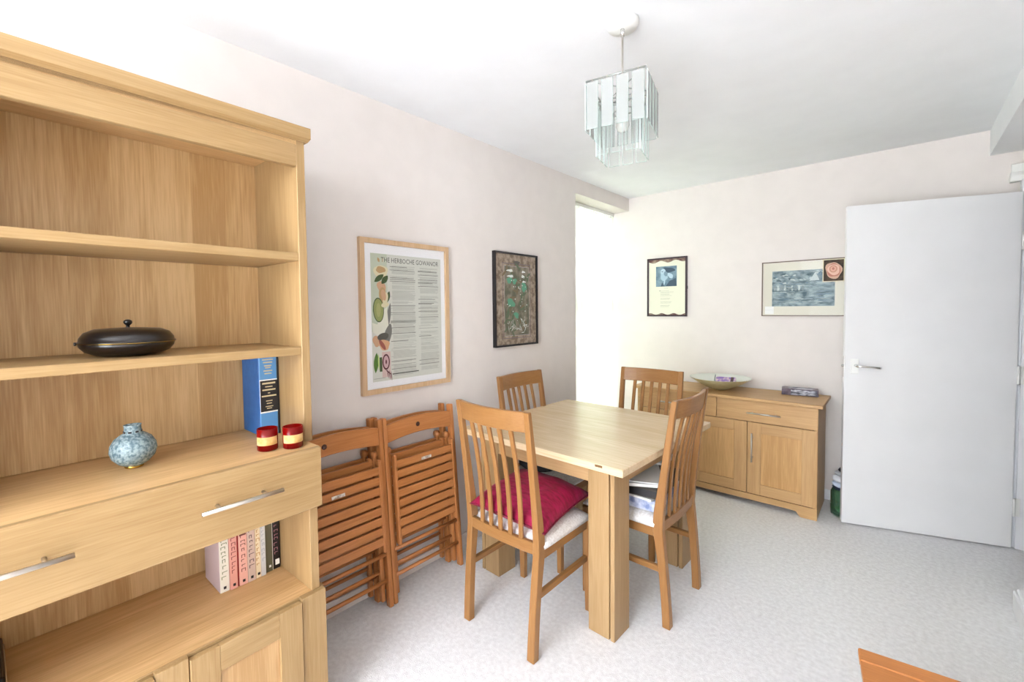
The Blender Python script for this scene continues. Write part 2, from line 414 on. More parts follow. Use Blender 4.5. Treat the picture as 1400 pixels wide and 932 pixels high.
# black lidded dish
t = thing('lidded_dish', 'round black lidded dish with knob on the middle shelf', 'dish', BW(0.20, 0.205, 1.2562), BR); t.scale = (.77, .77, .86)
M_dish = mat('black_lacquer', srgb(22, 18, 17), 0.28, spec=0.6)
prof = [(0.0, 0.0), (0.065, 0.0), (0.095, 0.004), (0.122, 0.015), (0.136, 0.031), (0.139, 0.0435)]
MB().lathe(prof + [(0.13, 0.0435), (0.0, 0.0435)], n=64, cap=False).build('dish_bowl', M_dish, t)
MB().lathe([(0.0, 0.0445), (0.142, 0.0445), (0.143, 0.047), (0.138, 0.0485), (0.136, 0.060), (0.123, 0.077), (0.095, 0.088), (0.04, 0.0915), (0.0, 0.092)], n=64, cap=False).build('lid', M_dish, t)
MB().lathe([(0.1375, 0.0433), (0.1425, 0.0433), (0.1425, 0.0443), (0.1375, 0.0443)], n=64, cap=False).build('rim_band', M_brass, t)
MB().lathe([(0.006, 0.091), (0.0055, 0.099), (0.010, 0.102), (0.0135, 0.108), (0.0125, 0.114), (0.007, 0.118), (0.0, 0.119)], n=24, cap=False).build('knob', M_dish, t)
MB().lathe([(0.0055, 0), (0.0055, 0.006), (0, 0.007)], n=16).build('side_lug', M_dish, t, loc=(0.0, -0.1415, .044), rot=(R90, 0, 0))

# blue-grey vase
M_vase = noise_mat('mottled_glaze', srgb(92, 116, 126), srgb(156, 176, 180), 110, 0.25, bump=0.1, bscale=90, detail=5, lo=0.38, hi=0.62, spec=0.5)
t = thing('vase', 'squat blue grey mottled vase with short neck on the drawer deck', 'vase', BW(0.20, 0.205, 0.9305), BR); t.scale = (.80, .80, .90)
MB().lathe([(0.0, 0.006), (0.026, 0.006), (0.045, 0.016), (0.062, 0.034), (0.0685, 0.055), (0.066, 0.074), (0.054, 0.094), (0.036, 0.107), (0.0265, 0.112), (0.0255, 0.116), (0.0245, 0.132), (0.0262, 0.137), (0.023, 0.137), (0.021, 0.12), (0.0, 0.115)], n=56, cap=False).build('vase_body', M_vase, t)
MB().lathe([(0.026, 0.0), (0.028, 0.002), (0.027, 0.0075), (0.02, 0.0078)], n=40).build('foot_ring', M_brass, t)
mb = MB()
for k in range(8):
    a = k * math.pi / 4 + 0.3; mb.box((-0.005, -0.0015, -0.003), (0.005, 0.0015, 0.003), bev=.001, M=Matrix.Rotation(a, 4, 'Z') @ Matrix.Translation((0, -0.0262, 0.1155)))
mb.build('neck_marks', M_black, t)

# blue reference book with dark slip case edge
BLUE = noise_mat('blue_cover', srgb(44, 96, 160), srgb(52, 106, 170), 30, 0.45)
BLUE2 = mat('blue_spine', srgb(92, 150, 205), 0.4)
M_page = noise_mat('page_block', srgb(232, 226, 210), srgb(214, 206, 188), 1.0, 0.9, stretch=(400, 400, 2))
M_gold = mat('gilt_print', srgb(205, 190, 150), 0.4)
M_dark = mat('dark_cloth', srgb(28, 28, 32), 0.5)
M_wh = mat('white_paper', srgb(240, 239, 235), 0.8)
t = thing('blue_book', 'thick blue hardback with black title label standing in the bookcase corner', 'book', BW(0.02, 0.5595, 0.9305), BR)
MB().box((0.0, 0, 0), (0.155, 0.066, 0.285), bev=.004).build('cover', BLUE, t)
MB().box((0.153, 0.001, 0.001), (0.1575, 0.060, 0.284), bev=.002).build('spine', BLUE2, t)
MB().box((0.0, 0.0605, 0.0), (0.1572, 0.0675, 0.285), bev=.001).build('dark_edge', M_dark, t)
MB().box((0.157, 0.001, 0.083), (0.1582, 0.060, 0.203), bev=0).build('label_border', M_wh, t)
MB().box((0.1581, 0.002, 0.088), (0.1585, 0.060, 0.199), bev=0).build('spine_label', M_dark, t)
tx = MB()
for z, w in ((.272, .62), (.262, .52), (.250, .42), (.243, .3), (.232, .5), (.222, .4)):
    tx.box((.1573, .030 - w * .03, z), (.1578, .030 + w * .03, z + .004), bev=0)
tx.build('gilt_lettering', M_gold, t); tx = MB()
for z, w, hh in ((.186, .72, .006), (.175, .4, .0035), (.163, .72, .005), (.152, .12, .0035), (.141, .80, .005), (.124, .35, .003), (.115, .28, .003), (.104, .42, .003), (.097, .28, .003)):
    tx.box((.1586, .031 - w * .031, z), (.1590, .031 + w * .031, z + hh), bev=0)
tx.build('gilt_lettering', M_gold, t)

# red glass candle holders
M_red = thin_glass('red_glass', srgb(215, 30, 30), op=0.32, opcol=srgb(214, 24, 24))
M_redd = mat('red_wax', srgb(140, 12, 18), 0.35)
M_goldl = noise_mat('gold_label', srgb(205, 160, 95), srgb(235, 200, 140), 40, 0.4)
def candle(A, s, lab, turn):
    t = thing('candle_jar', lab, 'candle', BW(A, s, 0.9305), BR + turn, 'red glass candle jars by the upright')
    MB().lathe([(0, 0), (0.027, 0), (0.0305, 0.003), (0.0305, 0.070), (0.0285, 0.0705), (0.0285, 0.006), (0, 0.005)], n=36, cap=False).build('glass_jar', M_red, t)
    MB().lathe([(0, 0.006), (0.0278, 0.006), (0.0278, 0.040), (0, 0.039)], n=36, cap=False).build('wax', M_redd, t)
    mb = MB(); n = 22; a0 = -1.2; a1 = 1.2
    for k in range(n):
        p = a0 + (a1 - a0) * k / n; q = a0 + (a1 - a0) * (k + 1) / n; r_ = 0.0309
        mb.poly([(r_ * math.cos(p), r_ * math.sin(p), .020), (r_ * math.cos(q), r_ * math.sin(q), .020), (r_ * math.cos(q), r_ * math.sin(q), .046), (r_ * math.cos(p), r_ * math.sin(p), .046)], M_goldl)
    mb.build('paper_label', None, t)
candle(0.345, 0.515, 'red glass candle jar with gold label, the one nearer the vase', -0.5)
candle(0.385, 0.578, 'red glass candle jar with gold label, touching the bookcase upright', -0.3)

# books in the lower opening
specs = [  # start, width, colour, height, label
 (0.422, .027, (226, 222, 208), 'white paperback with green lettering, leftmost in the row', (120, 130, 95)),
 (0.450, .022, (222, 160, 146), 'pink paperback second from the left in the row', (130, 60, 60)),
 (0.4725, .005, (150, 28, 26), 'very thin dark red booklet between the two pink books', None),
 (0.478, .025, (232, 176, 160), 'wider pink paperback with a dark red block at its top', (120, 66, 60)),
 (0.504, .024, (205, 180, 165), 'paperback with a brown top and pinkish lettered lower spine', (80, 60, 70)),
 (0.529, .017, (232, 214, 180), 'cream paperback with orange lettering in the row', (190, 140, 80)),
 (0.5465, .016, (206, 206, 204), 'pale grey paperback beside the olive book', (170, 172, 176)),
 (0.563, .025, (96, 94, 72), 'olive green book with plain spine', (88, 86, 66)),
 (0.5885, .026, (16, 12, 16), 'black paperback with pinkish script and white square mark', (170, 120, 130)),
 (0.6150, .003, (40, 34, 44), 'thin dark booklet at the right end of the row', None)]
for i, (s0, w, c, lab, pc) in enumerate(specs):
    s0 -= 0.0165
    h_ = (.245, .245, .24, .245, .245, .245, .245, .245, .247, .247)[i]; dx = (0, .006, .003, .006, .006, .004, .004, -.004, -.006, -.012)[i]
    t = thing('book', lab, 'book', BW(0.07, s0, CB + .0005), BR, 'books under the drawer')
    cm = mat('book_cover_%d' % i, srgb(*c), 0.4)
    D = 0.145 + dx; h2 = h_ if h_ < 0.27 else .27
    MB().box((0, 0, 0), (D, w, h2), bev=.0008).build('cover', cm, t)
    MB().box((-.001, .0008, .002), (D - .004, w - .0008, h2 - .001), bev=0).build('pages', M_page, t)
    if i == 0: MB().box((.001, -.0008, .001), (D - .001, -.0001, h2 - .001), bev=0).build('side_face', mat('mauve_cover', srgb(196, 176, 178), .45), t)
    if pc:
        pm = mat('book_print_%d' % i, srgb(*pc), 0.5); q = MB(); x = D + .0004
        rr = random.Random(i * 5 + 1)
        if i == 3: q.box((D, .002, .17), (x, w - .002, h2), pm, 0)
        if i == 4: q.box((D, .0, .185), (x, w, h2), mat('brown_print', srgb(112, 82, 58), .5), 0)
        if i == 0: q.box((D, .003, .175), (x, .010, h2), pm, 0)
        zz = h2 - .02
        if i not in (7,):
            while zz > .05:
                hh = rr.uniform(.006, .012); a = rr.uniform(.15, .3) * w; b = rr.uniform(.6, .85) * w
                # strokes of the vertical lettering
                q.box((D, a, zz - hh), (x, a + .0022, zz), pm, 0); q.box((D, a, zz - .002), (x, b, zz), pm, 0)
                if rr.random() < .5: q.box((D, b - .002, zz - hh), (x, b, zz), pm, 0)
                zz -= hh + rr.uniform(.004, .012)
        if i in (0, 1, 3, 4, 5): q.box((D, w * .35, .010), (x, w * .35 + .008, .019), M_dark, 0)
        if i == 7: q.box((D, w * .5, .015), (x, w * .5 + .007, .023), M_wh, 0)
        if i == 8: q.box((D, w * .35, .014), (x, w * .35 + .014, .034), M_wh, 0)
        if q.bm.faces: q.build('spine_print', None, t)
        else: q.bm.free()
    if i == 8: MB().box((D - .002, .0, 0), (D + .0007, .0014, h2), bev=0).build('white_edge', M_wh, t)

# black case at the far left of the lower opening
t = thing('black_case', 'dark glossy case lying at the left end of the opening under the drawer', 'case', BW(0.03, -0.21, CB + .0005), BR)
MB().box((0, 0, 0), (0.22, 0.150, 0.05), bev=.01, seg=3).build('case_body', M_black, t)
MB().tube([(0.01, .1505, .027), (0.21, .1505, .027)], .002).build('zip', M_steel, t)

# ------------------------------------------------------------------ dining table
TR = math.radians(-1.51)
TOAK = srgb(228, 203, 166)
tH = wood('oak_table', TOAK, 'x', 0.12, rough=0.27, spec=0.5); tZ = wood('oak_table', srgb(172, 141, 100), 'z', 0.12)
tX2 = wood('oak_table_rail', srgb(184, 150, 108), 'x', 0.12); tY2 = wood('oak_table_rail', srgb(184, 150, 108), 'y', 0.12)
tb = thing('dining_table', 'square light oak dining table with thick square legs', 'table', (1.1138, 1.5185, 0), TR)
TW, TL, TZ = 0.938, 0.955, 0.7574
top = MB().box((-TW, 0, TZ - .031), (0, TL, TZ), bev=.0025)
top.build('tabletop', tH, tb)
pg = MB()
for x in (-0.105, -0.835): pg.box((x - .017, -.0006, TZ - .013), (x + .017, .004, TZ - .0035), bev=0)
pg.build('pegs', mat('dark_pegs', srgb(120, 86, 48), .5), tb)
ap = MB()
a0, a1, b0, b1 = -TW + .075, -.075, .07, .895
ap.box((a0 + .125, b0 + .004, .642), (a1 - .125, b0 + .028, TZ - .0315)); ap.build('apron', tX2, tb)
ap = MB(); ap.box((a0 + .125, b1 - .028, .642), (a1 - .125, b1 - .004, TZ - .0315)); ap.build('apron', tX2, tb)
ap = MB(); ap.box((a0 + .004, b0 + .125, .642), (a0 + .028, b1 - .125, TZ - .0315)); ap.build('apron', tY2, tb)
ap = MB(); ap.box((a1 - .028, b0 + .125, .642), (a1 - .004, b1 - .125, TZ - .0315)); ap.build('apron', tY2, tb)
# runner slides showing under the right edge
MB().box((-.052, .05, TZ - .05), (-.03, TL - .05, TZ - .0315)).build('slide', tY2, tb)
for (x, y) in ((a1, b0), (a0, b0), (a1, b1), (a0, b1)):
    sx = -1 if x == a1 else 1; sy = 1 if y == b0 else -1
    lw_ = .125; lo = (min(x, x + sx * lw_), min(y, y + sy * lw_), 0); hi = (max(x, x + sx * lw_), max(y, y + sy * lw_), TZ - .0315)
    mb = MB(); g = .006; gp = .020       # leg of two slabs meeting at a groove
    if sx < 0 and sy > 0 or True:
        xo = hi[0] if sx < 0 else lo[0]
        xs = sorted((xo, xo + sx * (gp)));
        mb.box((xs[0], lo[1], 0), (xs[1], hi[1], hi[2]), bev=.002)
        xr = sorted((xo + sx * (gp + g), xo + sx * lw_)); mb.box((xr[0], lo[1], 0), (xr[1], hi[1], hi[2]), bev=.002)
        xg = sorted((xo + sx * (gp - .001), xo + sx * (gp + g + .001))); mb.box((xg[0], lo[1] + .012, .002), (xg[1], hi[1] - .012, hi[2]), bev=0)
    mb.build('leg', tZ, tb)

# ------------------------------------------------------------------ dining chairs
CH = srgb(154, 110, 65)
cZ = wood('beech_chair', CH, 'z', 0.12, rough=.35); cX = wood('beech_chair', CH, 'x', 0.12, rough=.35); cY = wood('beech_chair', CH, 'y', 0.12, rough=.35)
M_pad = noise_mat('boucle_pad', srgb(226, 220, 214), srgb(246, 243, 240), 120, 0.95, bump=0.8, bscale=240, bdist=.004, spec=.1)
CWD = 0.405; HT = 0.987
def prof_y(z):          # back face of the rear post, y forward
    if z < .43: return 0.0 + .034 * (z / .43) ** 1.3
    t = (z - .43) / (HT - .43); return .034 + .012 * math.sin(t * math.pi) * 0 - .060 * t ** 1.25
def bowy(x): return -.026 * (1 - (2 * x / (CWD - .06)) ** 2)
def make_chair():
    c = bpy.data.objects.new('dining_chair', None); COL.objects.link(c)
    for sgn in (-1, 1):
        secs = []
        for k in range(15):
            z = HT * k / 14; w = .036 - .005 * z / .43 if z < .43 else .030 - .004 * (z - .43) / .55
            d = .034 if z < .3 else (.042 if z < .5 else .036 - .014 * (z - .5) / .5); d = .034 + .010 * math.exp(-((z - .44) / .13) ** 2) - .012 * max(0, (z - .55) / .45)
            y = prof_y(z); xo = sgn * (CWD / 2 - (.004 * (1 - z / .43) if z < .43 else 0)); xi = xo - sgn * w
            secs.append([(xo, y, z), (xi, y, z), (xi, y + d, z), (xo, y + d, z)])
        MB().sweep(secs, bev=.003).build('back_post', cZ, c)
        # front leg
        xo = sgn * (CWD / 2 + .006); xi = xo - sgn * .034; s2 = []
        for k in range(5):
            z = .425 * k / 4; tp = .008 * (1 - z / .425); yy = .392
            s2.append([(xo, yy + tp, z), (xi + sgn * tp * .6, yy + tp, z), (xi + sgn * tp * .6, yy + .034, z), (xo, yy + .034, z)])
        MB().sweep(s2, bev=.003).build('leg', cZ, c)
        xa = sgn * (CWD / 2 - .006); xb = xa - sgn * .020
        MB().box((min(xa, xb), .05, .385), (max(xa, xb), .40, .428), bev=.003).build('seat_rail', cY, c)
        MB().box((min(xa, xb), .03, .235), (max(xa, xb), .40, .262), bev=.003).build('side_stretcher', cY, c)
    MB().box((-CWD / 2 + .02, .398, .385), (CWD / 2 - .02, .420, .428), bev=.003).build('front_rail', cX, c)
    # curved top rail and lower back rail
    def rail(z0, z1, th, name, wd, bow=1.0):
        secs = []; n = 15
        for k in range(n):
            x = -wd / 2 + wd * k / (n - 1); y0 = prof_y(z0) + bow * bowy(x) + (.004); y1 = prof_y(z1) + bow * bowy(x) + .002
            secs.append([(x, y0, z0), (x, y1, z1), (x, y1 + th, z1), (x, y0 + th, z0)])
        MB().sweep(secs, bev=.003).build(name, cX, c)
    rail(.905, HT - .001, .020, 'top_rail', CWD - .05)
    rail(.410, .458, .022, 'lower_rail', CWD - .05, .35)
    for i in range(5):
        x = (i - 2) * .0545; secs = []
        for k in range(10):
            z = .45 + (.912 - .45) * k / 9; f = (z - .45) / .46; bw_ = bowy(x) * (.35 + .65 * f)
            y = prof_y(z) + bw_ + .006 + .012 * math.sin(f * math.pi); w = .010
            secs.append([(x - w, y, z), (x + w, y, z), (x + w, y + .012, z), (x - w, y + .012, z)])
        MB().sweep(secs, bev=.002).build('back_slat', cZ, c)
    # upholstered seat
    b = MB(); n = 14; secs = []
    W2 = CWD / 2 + .004
    for k in range(n + 1):
        y = .045 + (.425 - .045) * k / n; e = min(1, (min(k, n - k) / 1.6)); row = []
        up = .430 + .034 + .018 * min(1, (min(k, n - k) / 3)) ** .6 * 1 - .022 * (1 - e)
        ww = W2 - .003 * (1 - e) - (.012 if k == 0 else 0)
        m_ = 16
        for j in range(m_ + 1):
            u = -1 + 2 * j / m_; row.append((u * ww, y, .430 + (up - .430) * (1 - abs(u) ** 7 * .55)))
        for j in range(m_, -1, -1):
            u = -1 + 2 * j / m_; row.append((u * (ww - .002), y, .429))
        secs.append(row)
    b.sweep(secs); b.build('seat_pad', M_pad, c, smooth=True)
    return c
c1 = make_chair()
chairs = [((0.662, 1.284, 0), 0.0, 'beech slat-back dining chair with its back to us, red cushion on the seat'),
          ((1.184, 2.005, 0), R90, 'beech slat-back dining chair at the right of the table, papers piled on its seat'),
          ((0.180, 2.042, 0), -R90, 'beech slat-back dining chair between the table and the left wall'),
          ((0.716, 2.665, 0), math.pi, 'beech slat-back dining chair at the far side of the table before the sideboard')]
CO = []
for i, (l, r_, lab) in enumerate(chairs):
    c = c1 if i == 0 else copy_tree(c1)
    c.location = l; c.rotation_euler = (0, 0, r_); tag(c, lab, 'chair', 'dining chairs around the table'); CO.append(c)

# red cushion
def cushion(name, lab, loc, rot, sx, sy, h_, m, cat='cushion'):
    b = MB(); n = 22; bm = bmesh.new(); top = {}; bot = {}
    for i in range(n + 1):
        for j in range(n + 1):
            u = -1 + 2 * i / n; v = -1 + 2 * j / n
            pin = 1 - .07 * (1 - v * v) * abs(u) ** 3; pin2 = 1 - .07 * (1 - u * u) * abs(v) ** 3
            x = u * sx / 2 * pin; y = v * sy / 2 * pin2
            f = ((1 - abs(u) ** 2.6) * (1 - abs(v) ** 2.6)); f = max(0, f) ** .48
            wr = .004 * math.sin(9 * u + 3 * v) * math.sin(7 * v - 2 * u) * f
            top[i, j] = bm.verts.new((x, y, h_ * .62 * f + wr))
            edge = i in (0, n) or j in (0, n)
            bot[i, j] = top[i, j] if edge else bm.verts.new((x, y, -h_ * .38 * f))
    for i in range(n):
        for j in range(n):
            bm.faces.new((top[i, j], top[i + 1, j], top[i + 1, j + 1], top[i, j + 1]))
            bm.faces.new((bot[i, j + 1], bot[i + 1, j + 1], bot[i + 1, j], bot[i, j]))
    b._merge(bm, m, None, True)
    return b, lab
M_cush = noise_mat('crimson_velvet', srgb(128, 9, 46), srgb(164, 22, 72), 26, 0.55, bump=0.5, bscale=16, bdist=.01, stretch=(1, 3, 1), spec=.3)
M_cush.node_tree.nodes['Principled BSDF'].inputs['Sheen Weight'].default_value = 0.05
t = thing('cushion', 'crimson velvet cushion lying on the nearest dining chair', 'cushion', (0.668, 1.515, 0.526), 0, rot=(math.radians(5), math.radians(3), math.radians(4)))
b, _ = cushion('c', '', 0, 0, .395, .38, .125, M_cush); b.build('cushion_cover', M_cush, t)
pts = []
n = 48
sx, sy = .395, .38
for k in range(n + 1):
    s_ = (k % n) / n * 4; e = int(s_); f = s_ - e; w_ = -1 + 2 * f
    u, v = ((w_, -1), (1, w_), (-w_, 1), (-1, -w_))[e]
    pts.append((u * sx / 2 * (1 - .07 * (1 - v * v) * abs(u) ** 3), v * sy / 2 * (1 - .07 * (1 - u * u) * abs(v) ** 3), 0))
MB().tube(pts, .0035, n=8).build('piping', mat('dark_piping', srgb(110, 10, 40), .6), t)

# pile of papers on the right chair
M_pap = mat('paper_grey_white', srgb(228, 228, 226), .7)
M_pap2 = noise_mat('blue_printed_paper', srgb(214, 218, 232), srgb(120, 134, 176), 14, .6, lo=.5, hi=.62)
def sheet_stack(name, lab, cat, x, y, z, rz, w, l, h_, m, m2=None, tilt=(0, 0), grp=None):
    t = thing(name, lab, cat, (x, y, z), 0, grp, rot=(tilt[0], tilt[1], rz))
    MB().box((-w / 2, -l / 2, 0), (w / 2, l / 2, h_), bev=.001).build('cover', m, t)
    MB().box((-w / 2 + .002, -l / 2 - .0005, h_ * .15), (w / 2 + .0008, l / 2 - .002, h_ * .85), bev=0).build('pages', m2 or M_page, t)
    return t
zc = 0.483
sheet_stack('newspaper', 'white and blue folded newspaper at the bottom of the right chair pile', 'newspaper', 0.985, 1.985, zc, .05, .26, .33, .046, M_pap2, M_pap2)
sheet_stack('magazine', 'white magazine lying on the newspaper on the right chair', 'magazine', 0.98, 1.98, zc + .047, -.05, .25, .32, .010, M_pap, M_wh)
sheet_stack('dark_folder', 'dark brown folder in the middle of the right chair pile', 'folder', 0.985, 1.98, zc + .058, .1, .27, .33, .040, mat('dark_brown', srgb(58, 48, 40), .5), M_dark)
t = thing('open_booklet', 'pale open booklet with curled cover on top of the right chair pile', 'booklet', (0.965, 1.925, zc + .1165), rz=.5)
def curl(w, l, m, name, flip, lift, yaw=0):
    s = []
    for k in range(13):
        u = k / 12; x = (u - .5) * w; z = lift * (u ** 2 if not flip else (1 - u) ** 2)
        s.append([(x, -l / 2, z), (x, l / 2, z), (x, l / 2, z + .004), (x, -l / 2, z + .004)])
    MB().sweep(s).build(name, m, t, smooth=False, rot=(0, 0, yaw))
curl(.24, .26, M_pap, 'lower_page', True, .012); MB().box((-.118, -.128, -.018), (.118, .128, -.004), bev=.002).build('pages', M_wh, t)
t = thing('grey_booklet', 'light grey booklet propped up at the back of the right chair pile', 'booklet', (0.93, 2.150, zc + .130), rot=(math.radians(8), 0, .1))
MB().box((-.12, -.075, 0), (.12, .075, .012), bev=.001).build('cover', mat('pale_grey_card', srgb(206, 210, 212), .6), t)
MB().box((-.117, -.0755, .002), (.121, .073, .010), bev=0).build('pages', M_wh, t)

# things on the left chair
t = thing('dark_bag', 'dark soft bag on the chair between table and left wall', 'bag', (0.38, 1.965, 0.484), .2)
MB().lathe([(0, 0), (.10, 0), (.125, .02), (.12, .055), (.08, .08), (0, .085)], n=28, cap=False).build('bag_body', mat('charcoal_cloth', srgb(44, 44, 48), .8), t)
MB().tube([(-.07, 0, .07), (-.04, .01, .10), (.03, .01, .10), (.06, 0, .075)], .006).build('handle', mat('tan_strap', srgb(206, 150, 90), .6), t)
tag(MB().lathe([(0, 0), (.05, .0), (.075, .03), (.07, .08), (.045, .115), (0, .125)], n=24, cap=False).build('small_cushion', M_cush, None, loc=(0.33, 2.150, .484)), 'small red soft cushion beside the dark bag on the left chair', 'cushion')

# ------------------------------------------------------------------ folding chairs leaning on the left wall
PINE = srgb(190, 126, 74)
pZ = wood('stained_pine', PINE, 'z', .16, rough=.35); pY = wood('stained_pine', PINE, 'y', .16, rough=.35)
M_knot = mat('wood_knot', srgb(58, 24, 10), .6)
M_badge = noise_mat('silver_badge', srgb(225, 220, 212), srgb(150, 130, 110), 60, .3)
def make_fold(badge_slat, badge_y, knot_y):
    """local: x towards the room, y along the wall, z up; width 0.44"""
    c = bpy.data.objects.new('folding_chair', None); COL.objects.link(c)
    Wd = .435; pw = .022
    for y0 in (0, Wd - pw):
        MB().box((0.0, y0, 0), (.034, y0 + pw, .868), bev=.005, seg=2).build('post', pZ, c)
    # curved top rail
    s = []
    for k in range(13):
        u = k / 12; y = pw + (Wd - 2 * pw) * u; a = .018 * (1 - (2 * u - 1) ** 2)
        s.append([(.014, y, .748 + a), (.030, y, .748 + a), (.030, y, .832 + a), (.014, y, .832 + a)])
    MB().sweep(s, bev=.002).build('top_rail', pY, c)
    MB().lathe([(0, 0), (.0115, 0), (.0115, .001), (0, .001)], n=16).build('knot_hole', M_knot, c, loc=(.0300, knot_y, .805), rot=(0, R90, 0))
    # rear leg frame, nested inside
    for y0 in (pw + .004, Wd - pw * 2 - .004):
        m_ = MB(); m_.box((-.012, y0, 0.03), (.012, y0 + .020, .70), bev=.004, seg=2)
        m_.tube([(0, y0, .705), (0, y0 + .020, .705)], .018, n=18); m_.build('rear_leg', pZ, c)
    MB().box((-.010, pw + .02, .655), (.006, Wd - pw - .02, .685), bev=.003).build('cross_bar', pY, c)
    for z in (.125, .245):
        MB().tube([(.020, .006, z), (.020, Wd - .006, z)], .0095, n=12).build('rung', pY, c)
    for z in (.165, .285):
        MB().tube([(.0, pw + .012, z), (.0, Wd - pw - .012, z)], .0085, n=12).build('rear_rung', pY, c)
    # seat: side rails and slats
    sa, sb = pw + .010, Wd - pw - .010
    for y0 in (sa, sb - .017):
        MB().box((.030, y0, .27), (.058, y0 + .017, .690), bev=.005, seg=2).build('seat_side_rail', pZ, c)
    n = 8; z0, z1 = .305, .672; st = (z1 - z0) / n
    for i in range(n):
        za = z0 + i * st
        MB().box((.044, sa + .015, za), (.056, sb - .015, za + st - .010), bev=.002).build('seat_slat', pY, c)
    zb = z0 + badge_slat * st + .004
    MB().box((.0555, badge_y - .03, zb), (.0572, badge_y + .03, zb + .014), bev=.0006).build('badge', M_badge, c)
    return c
def place_fold(c, x, y, lean, lab):
    c.location = (x, y, 0); c.rotation_euler = (0, -lean, 0); tag(c, lab, 'chair', 'wooden folding chairs leaning on the left wall')
    c['label'] = lab
f1 = make_fold(7, .22, .20)
f2 = make_fold(6, .19, .155)
place_fold(f1, 0.125, 1.130, math.radians(4.6), 'front folded wooden chair with metal badge on its top slat, next to the dining chair')
place_fold(f2, 0.130, 0.690, math.radians(4.6), 'front folded wooden chair with a big knot hole, next to the bookcase')
g1 = copy_tree(f1); place_fold(g1, 0.052, 1.108, math.radians(2.6), 'rear folded wooden chair against the wall, behind the one beside the dining chair')
g2 = copy_tree(f2); place_fold(g2, 0.054, 0.672, math.radians(2.6), 'rear folded wooden chair against the wall, behind the one next to the bookcase')
for g in (g1, g2):
    for ch in list(g.children):
        if ch.name.startswith('badge'): bpy.data.objects.remove(ch)
        elif ch.name.startswith('seat_side'): pass

# ------------------------------------------------------------------ sideboard
SR = math.radians(.336)
SO = srgb(204, 164, 114)
sX = wood('oak_sideboard', SO, 'x', .12); sZ = wood('oak_sideboard', SO, 'z', .12); sY = wood('oak_sideboard', SO, 'y', .12)
sP = wood('oak_sideboard_panel', srgb(214, 170, 114), 'z', .16, plank=.1, paxis='x')
sb = thing('sideboard', 'light oak sideboard with drawers over cupboard doors at the back wall', 'sideboard', (1.511, 3.3736, 0), SR)
SW = 1.212; SD = .41
MB().box((-SW - .027, -.027, .727), (.027, SD, .7486), bev=.003).build('sideboard_top', sX, sb)
for x0 in (-SW, -.018): MB().box((x0, .002, .0), (x0 + .018, SD - .01, .7265), bev=.001).build('side_panel', sY if False else sZ, sb)
MB().box((-SW + .018, SD - .02, .06), (-.018, SD - .01, .7265), bev=0).build('back_panel', sX, sb)
MB().box((-SW + .018, .022, .06), (-.018, SD - .02, .076), bev=0).build('base_panel', sX, sb)
hm = M_steel
for x0, x1 in ((-.604, -.002), (-SW + .002, -.608)):
    d = MB().box((x0, 0, .582), (x1, .020, .7225), bev=.0015).build('drawer', sX, sb)
    xc = (x0 + x1) / 2
    hb = MB().tube([(xc - .10, -.028, .645), (xc + .10, -.028, .645)], .0055, n=12)
    for q in (-.07, .07): hb.tube([(xc + q, 0, .645), (xc + q, -.028, .645)], .004)
    hb.build('handle', hm, d)
for i in range(3):
    x1 = -.002 - i * .404; x0 = x1 - .4005
    d = panel_door(sb, x0, x1, .0785, .577, 0, .02, .082, .072, sZ, sX, sP, axis='y')
    xh = x0 + .032
    if i == 1: xh = x0 + .032
    hb = MB().tube([(xh, -.028, .305), (xh, -.028, .505)], .0055, n=12)
    for q in (.335, .475): hb.tube([(xh, 0, q), (xh, -.028, q)], .004)
    hb.build('handle', hm, d)
# shaped plinth
pl_ = [(-SW, 0), (-SW + .075, 0), (-SW + .09, .012), (-SW + .10, .030), (-SW + .125, .034), (-.135, .034), (-.11, .030), (-.10, .012), (-.085, 0), (0.002, 0), (0.002, .0745), (-SW, .0745)]
MB().prism(pl_, 1, -.004, .018).build('plinth', sX, sb)
def SBW(x, y, z): return Matrix.Translation((1.511, 3.3736, 0)) @ Matrix.Rotation(SR, 4, 'Z') @ Vector((x, y, z))

# wide bowl
M_bowl_in = mat('bowl_glaze_inside', srgb(234, 237, 228), .25, spec=.5)
M_bowl_out = noise_mat('bowl_glaze_outside', srgb(204, 194, 148), srgb(216, 208, 168), 25, .3)
t = thing('bowl', 'wide shallow cream bowl with a dark curved line inside, on the sideboard', 'bowl', SBW(-.640, .20, .7486), 0)
Rb = .215; hb_ = .092
MB().lathe([(0, 0), (.035, 0), (.06, .006), (.11, .028), (.165, .058), (Rb, hb_)], M_bowl_out, n=72, cap=False).build('bowl_outside', M_bowl_out, t)
MB().lathe([(Rb, hb_), (Rb - .003, hb_ + .0005), (.16, .060), (.105, .034), (.055, .012), (0, .009)], M_bowl_in, n=72, cap=False).build('bowl_inside', M_bowl_in, t)
def bowl_z(r_):
    P = [(0, .009), (.055, .012), (.105, .034), (.16, .060), (Rb, hb_)]
    for (r0, z0), (r1, z1) in zip(P, P[1:]):
        if r_ <= r1: return z0 + (z1 - z0) * (r_ - r0) / (r1 - r0)
    return hb_
ln = []
for k in range(20):
    f = k / 19; x = -.085 - .02 * 0 + .115 * f - .02 * math.sin(f * 3); y = .178 - .29 * f
    ln.append((x, y, bowl_z(math.hypot(x, y)) + .0015))
MB().tube(ln, .003, n=6).build('painted_line', mat('dark_blue_glaze', srgb(60, 84, 98), .3), t)
ln = []
for k in range(16):
    f = k / 15; x = .02 + .15 * f; y = -.10 + .16 * f
    ln.append((x, y, bowl_z(math.hypot(x, y)) + .0012))
MB().tube(ln, .002, n=6).build('painted_line', mat('dark_blue_glaze', srgb(60, 84, 98), .3), t)
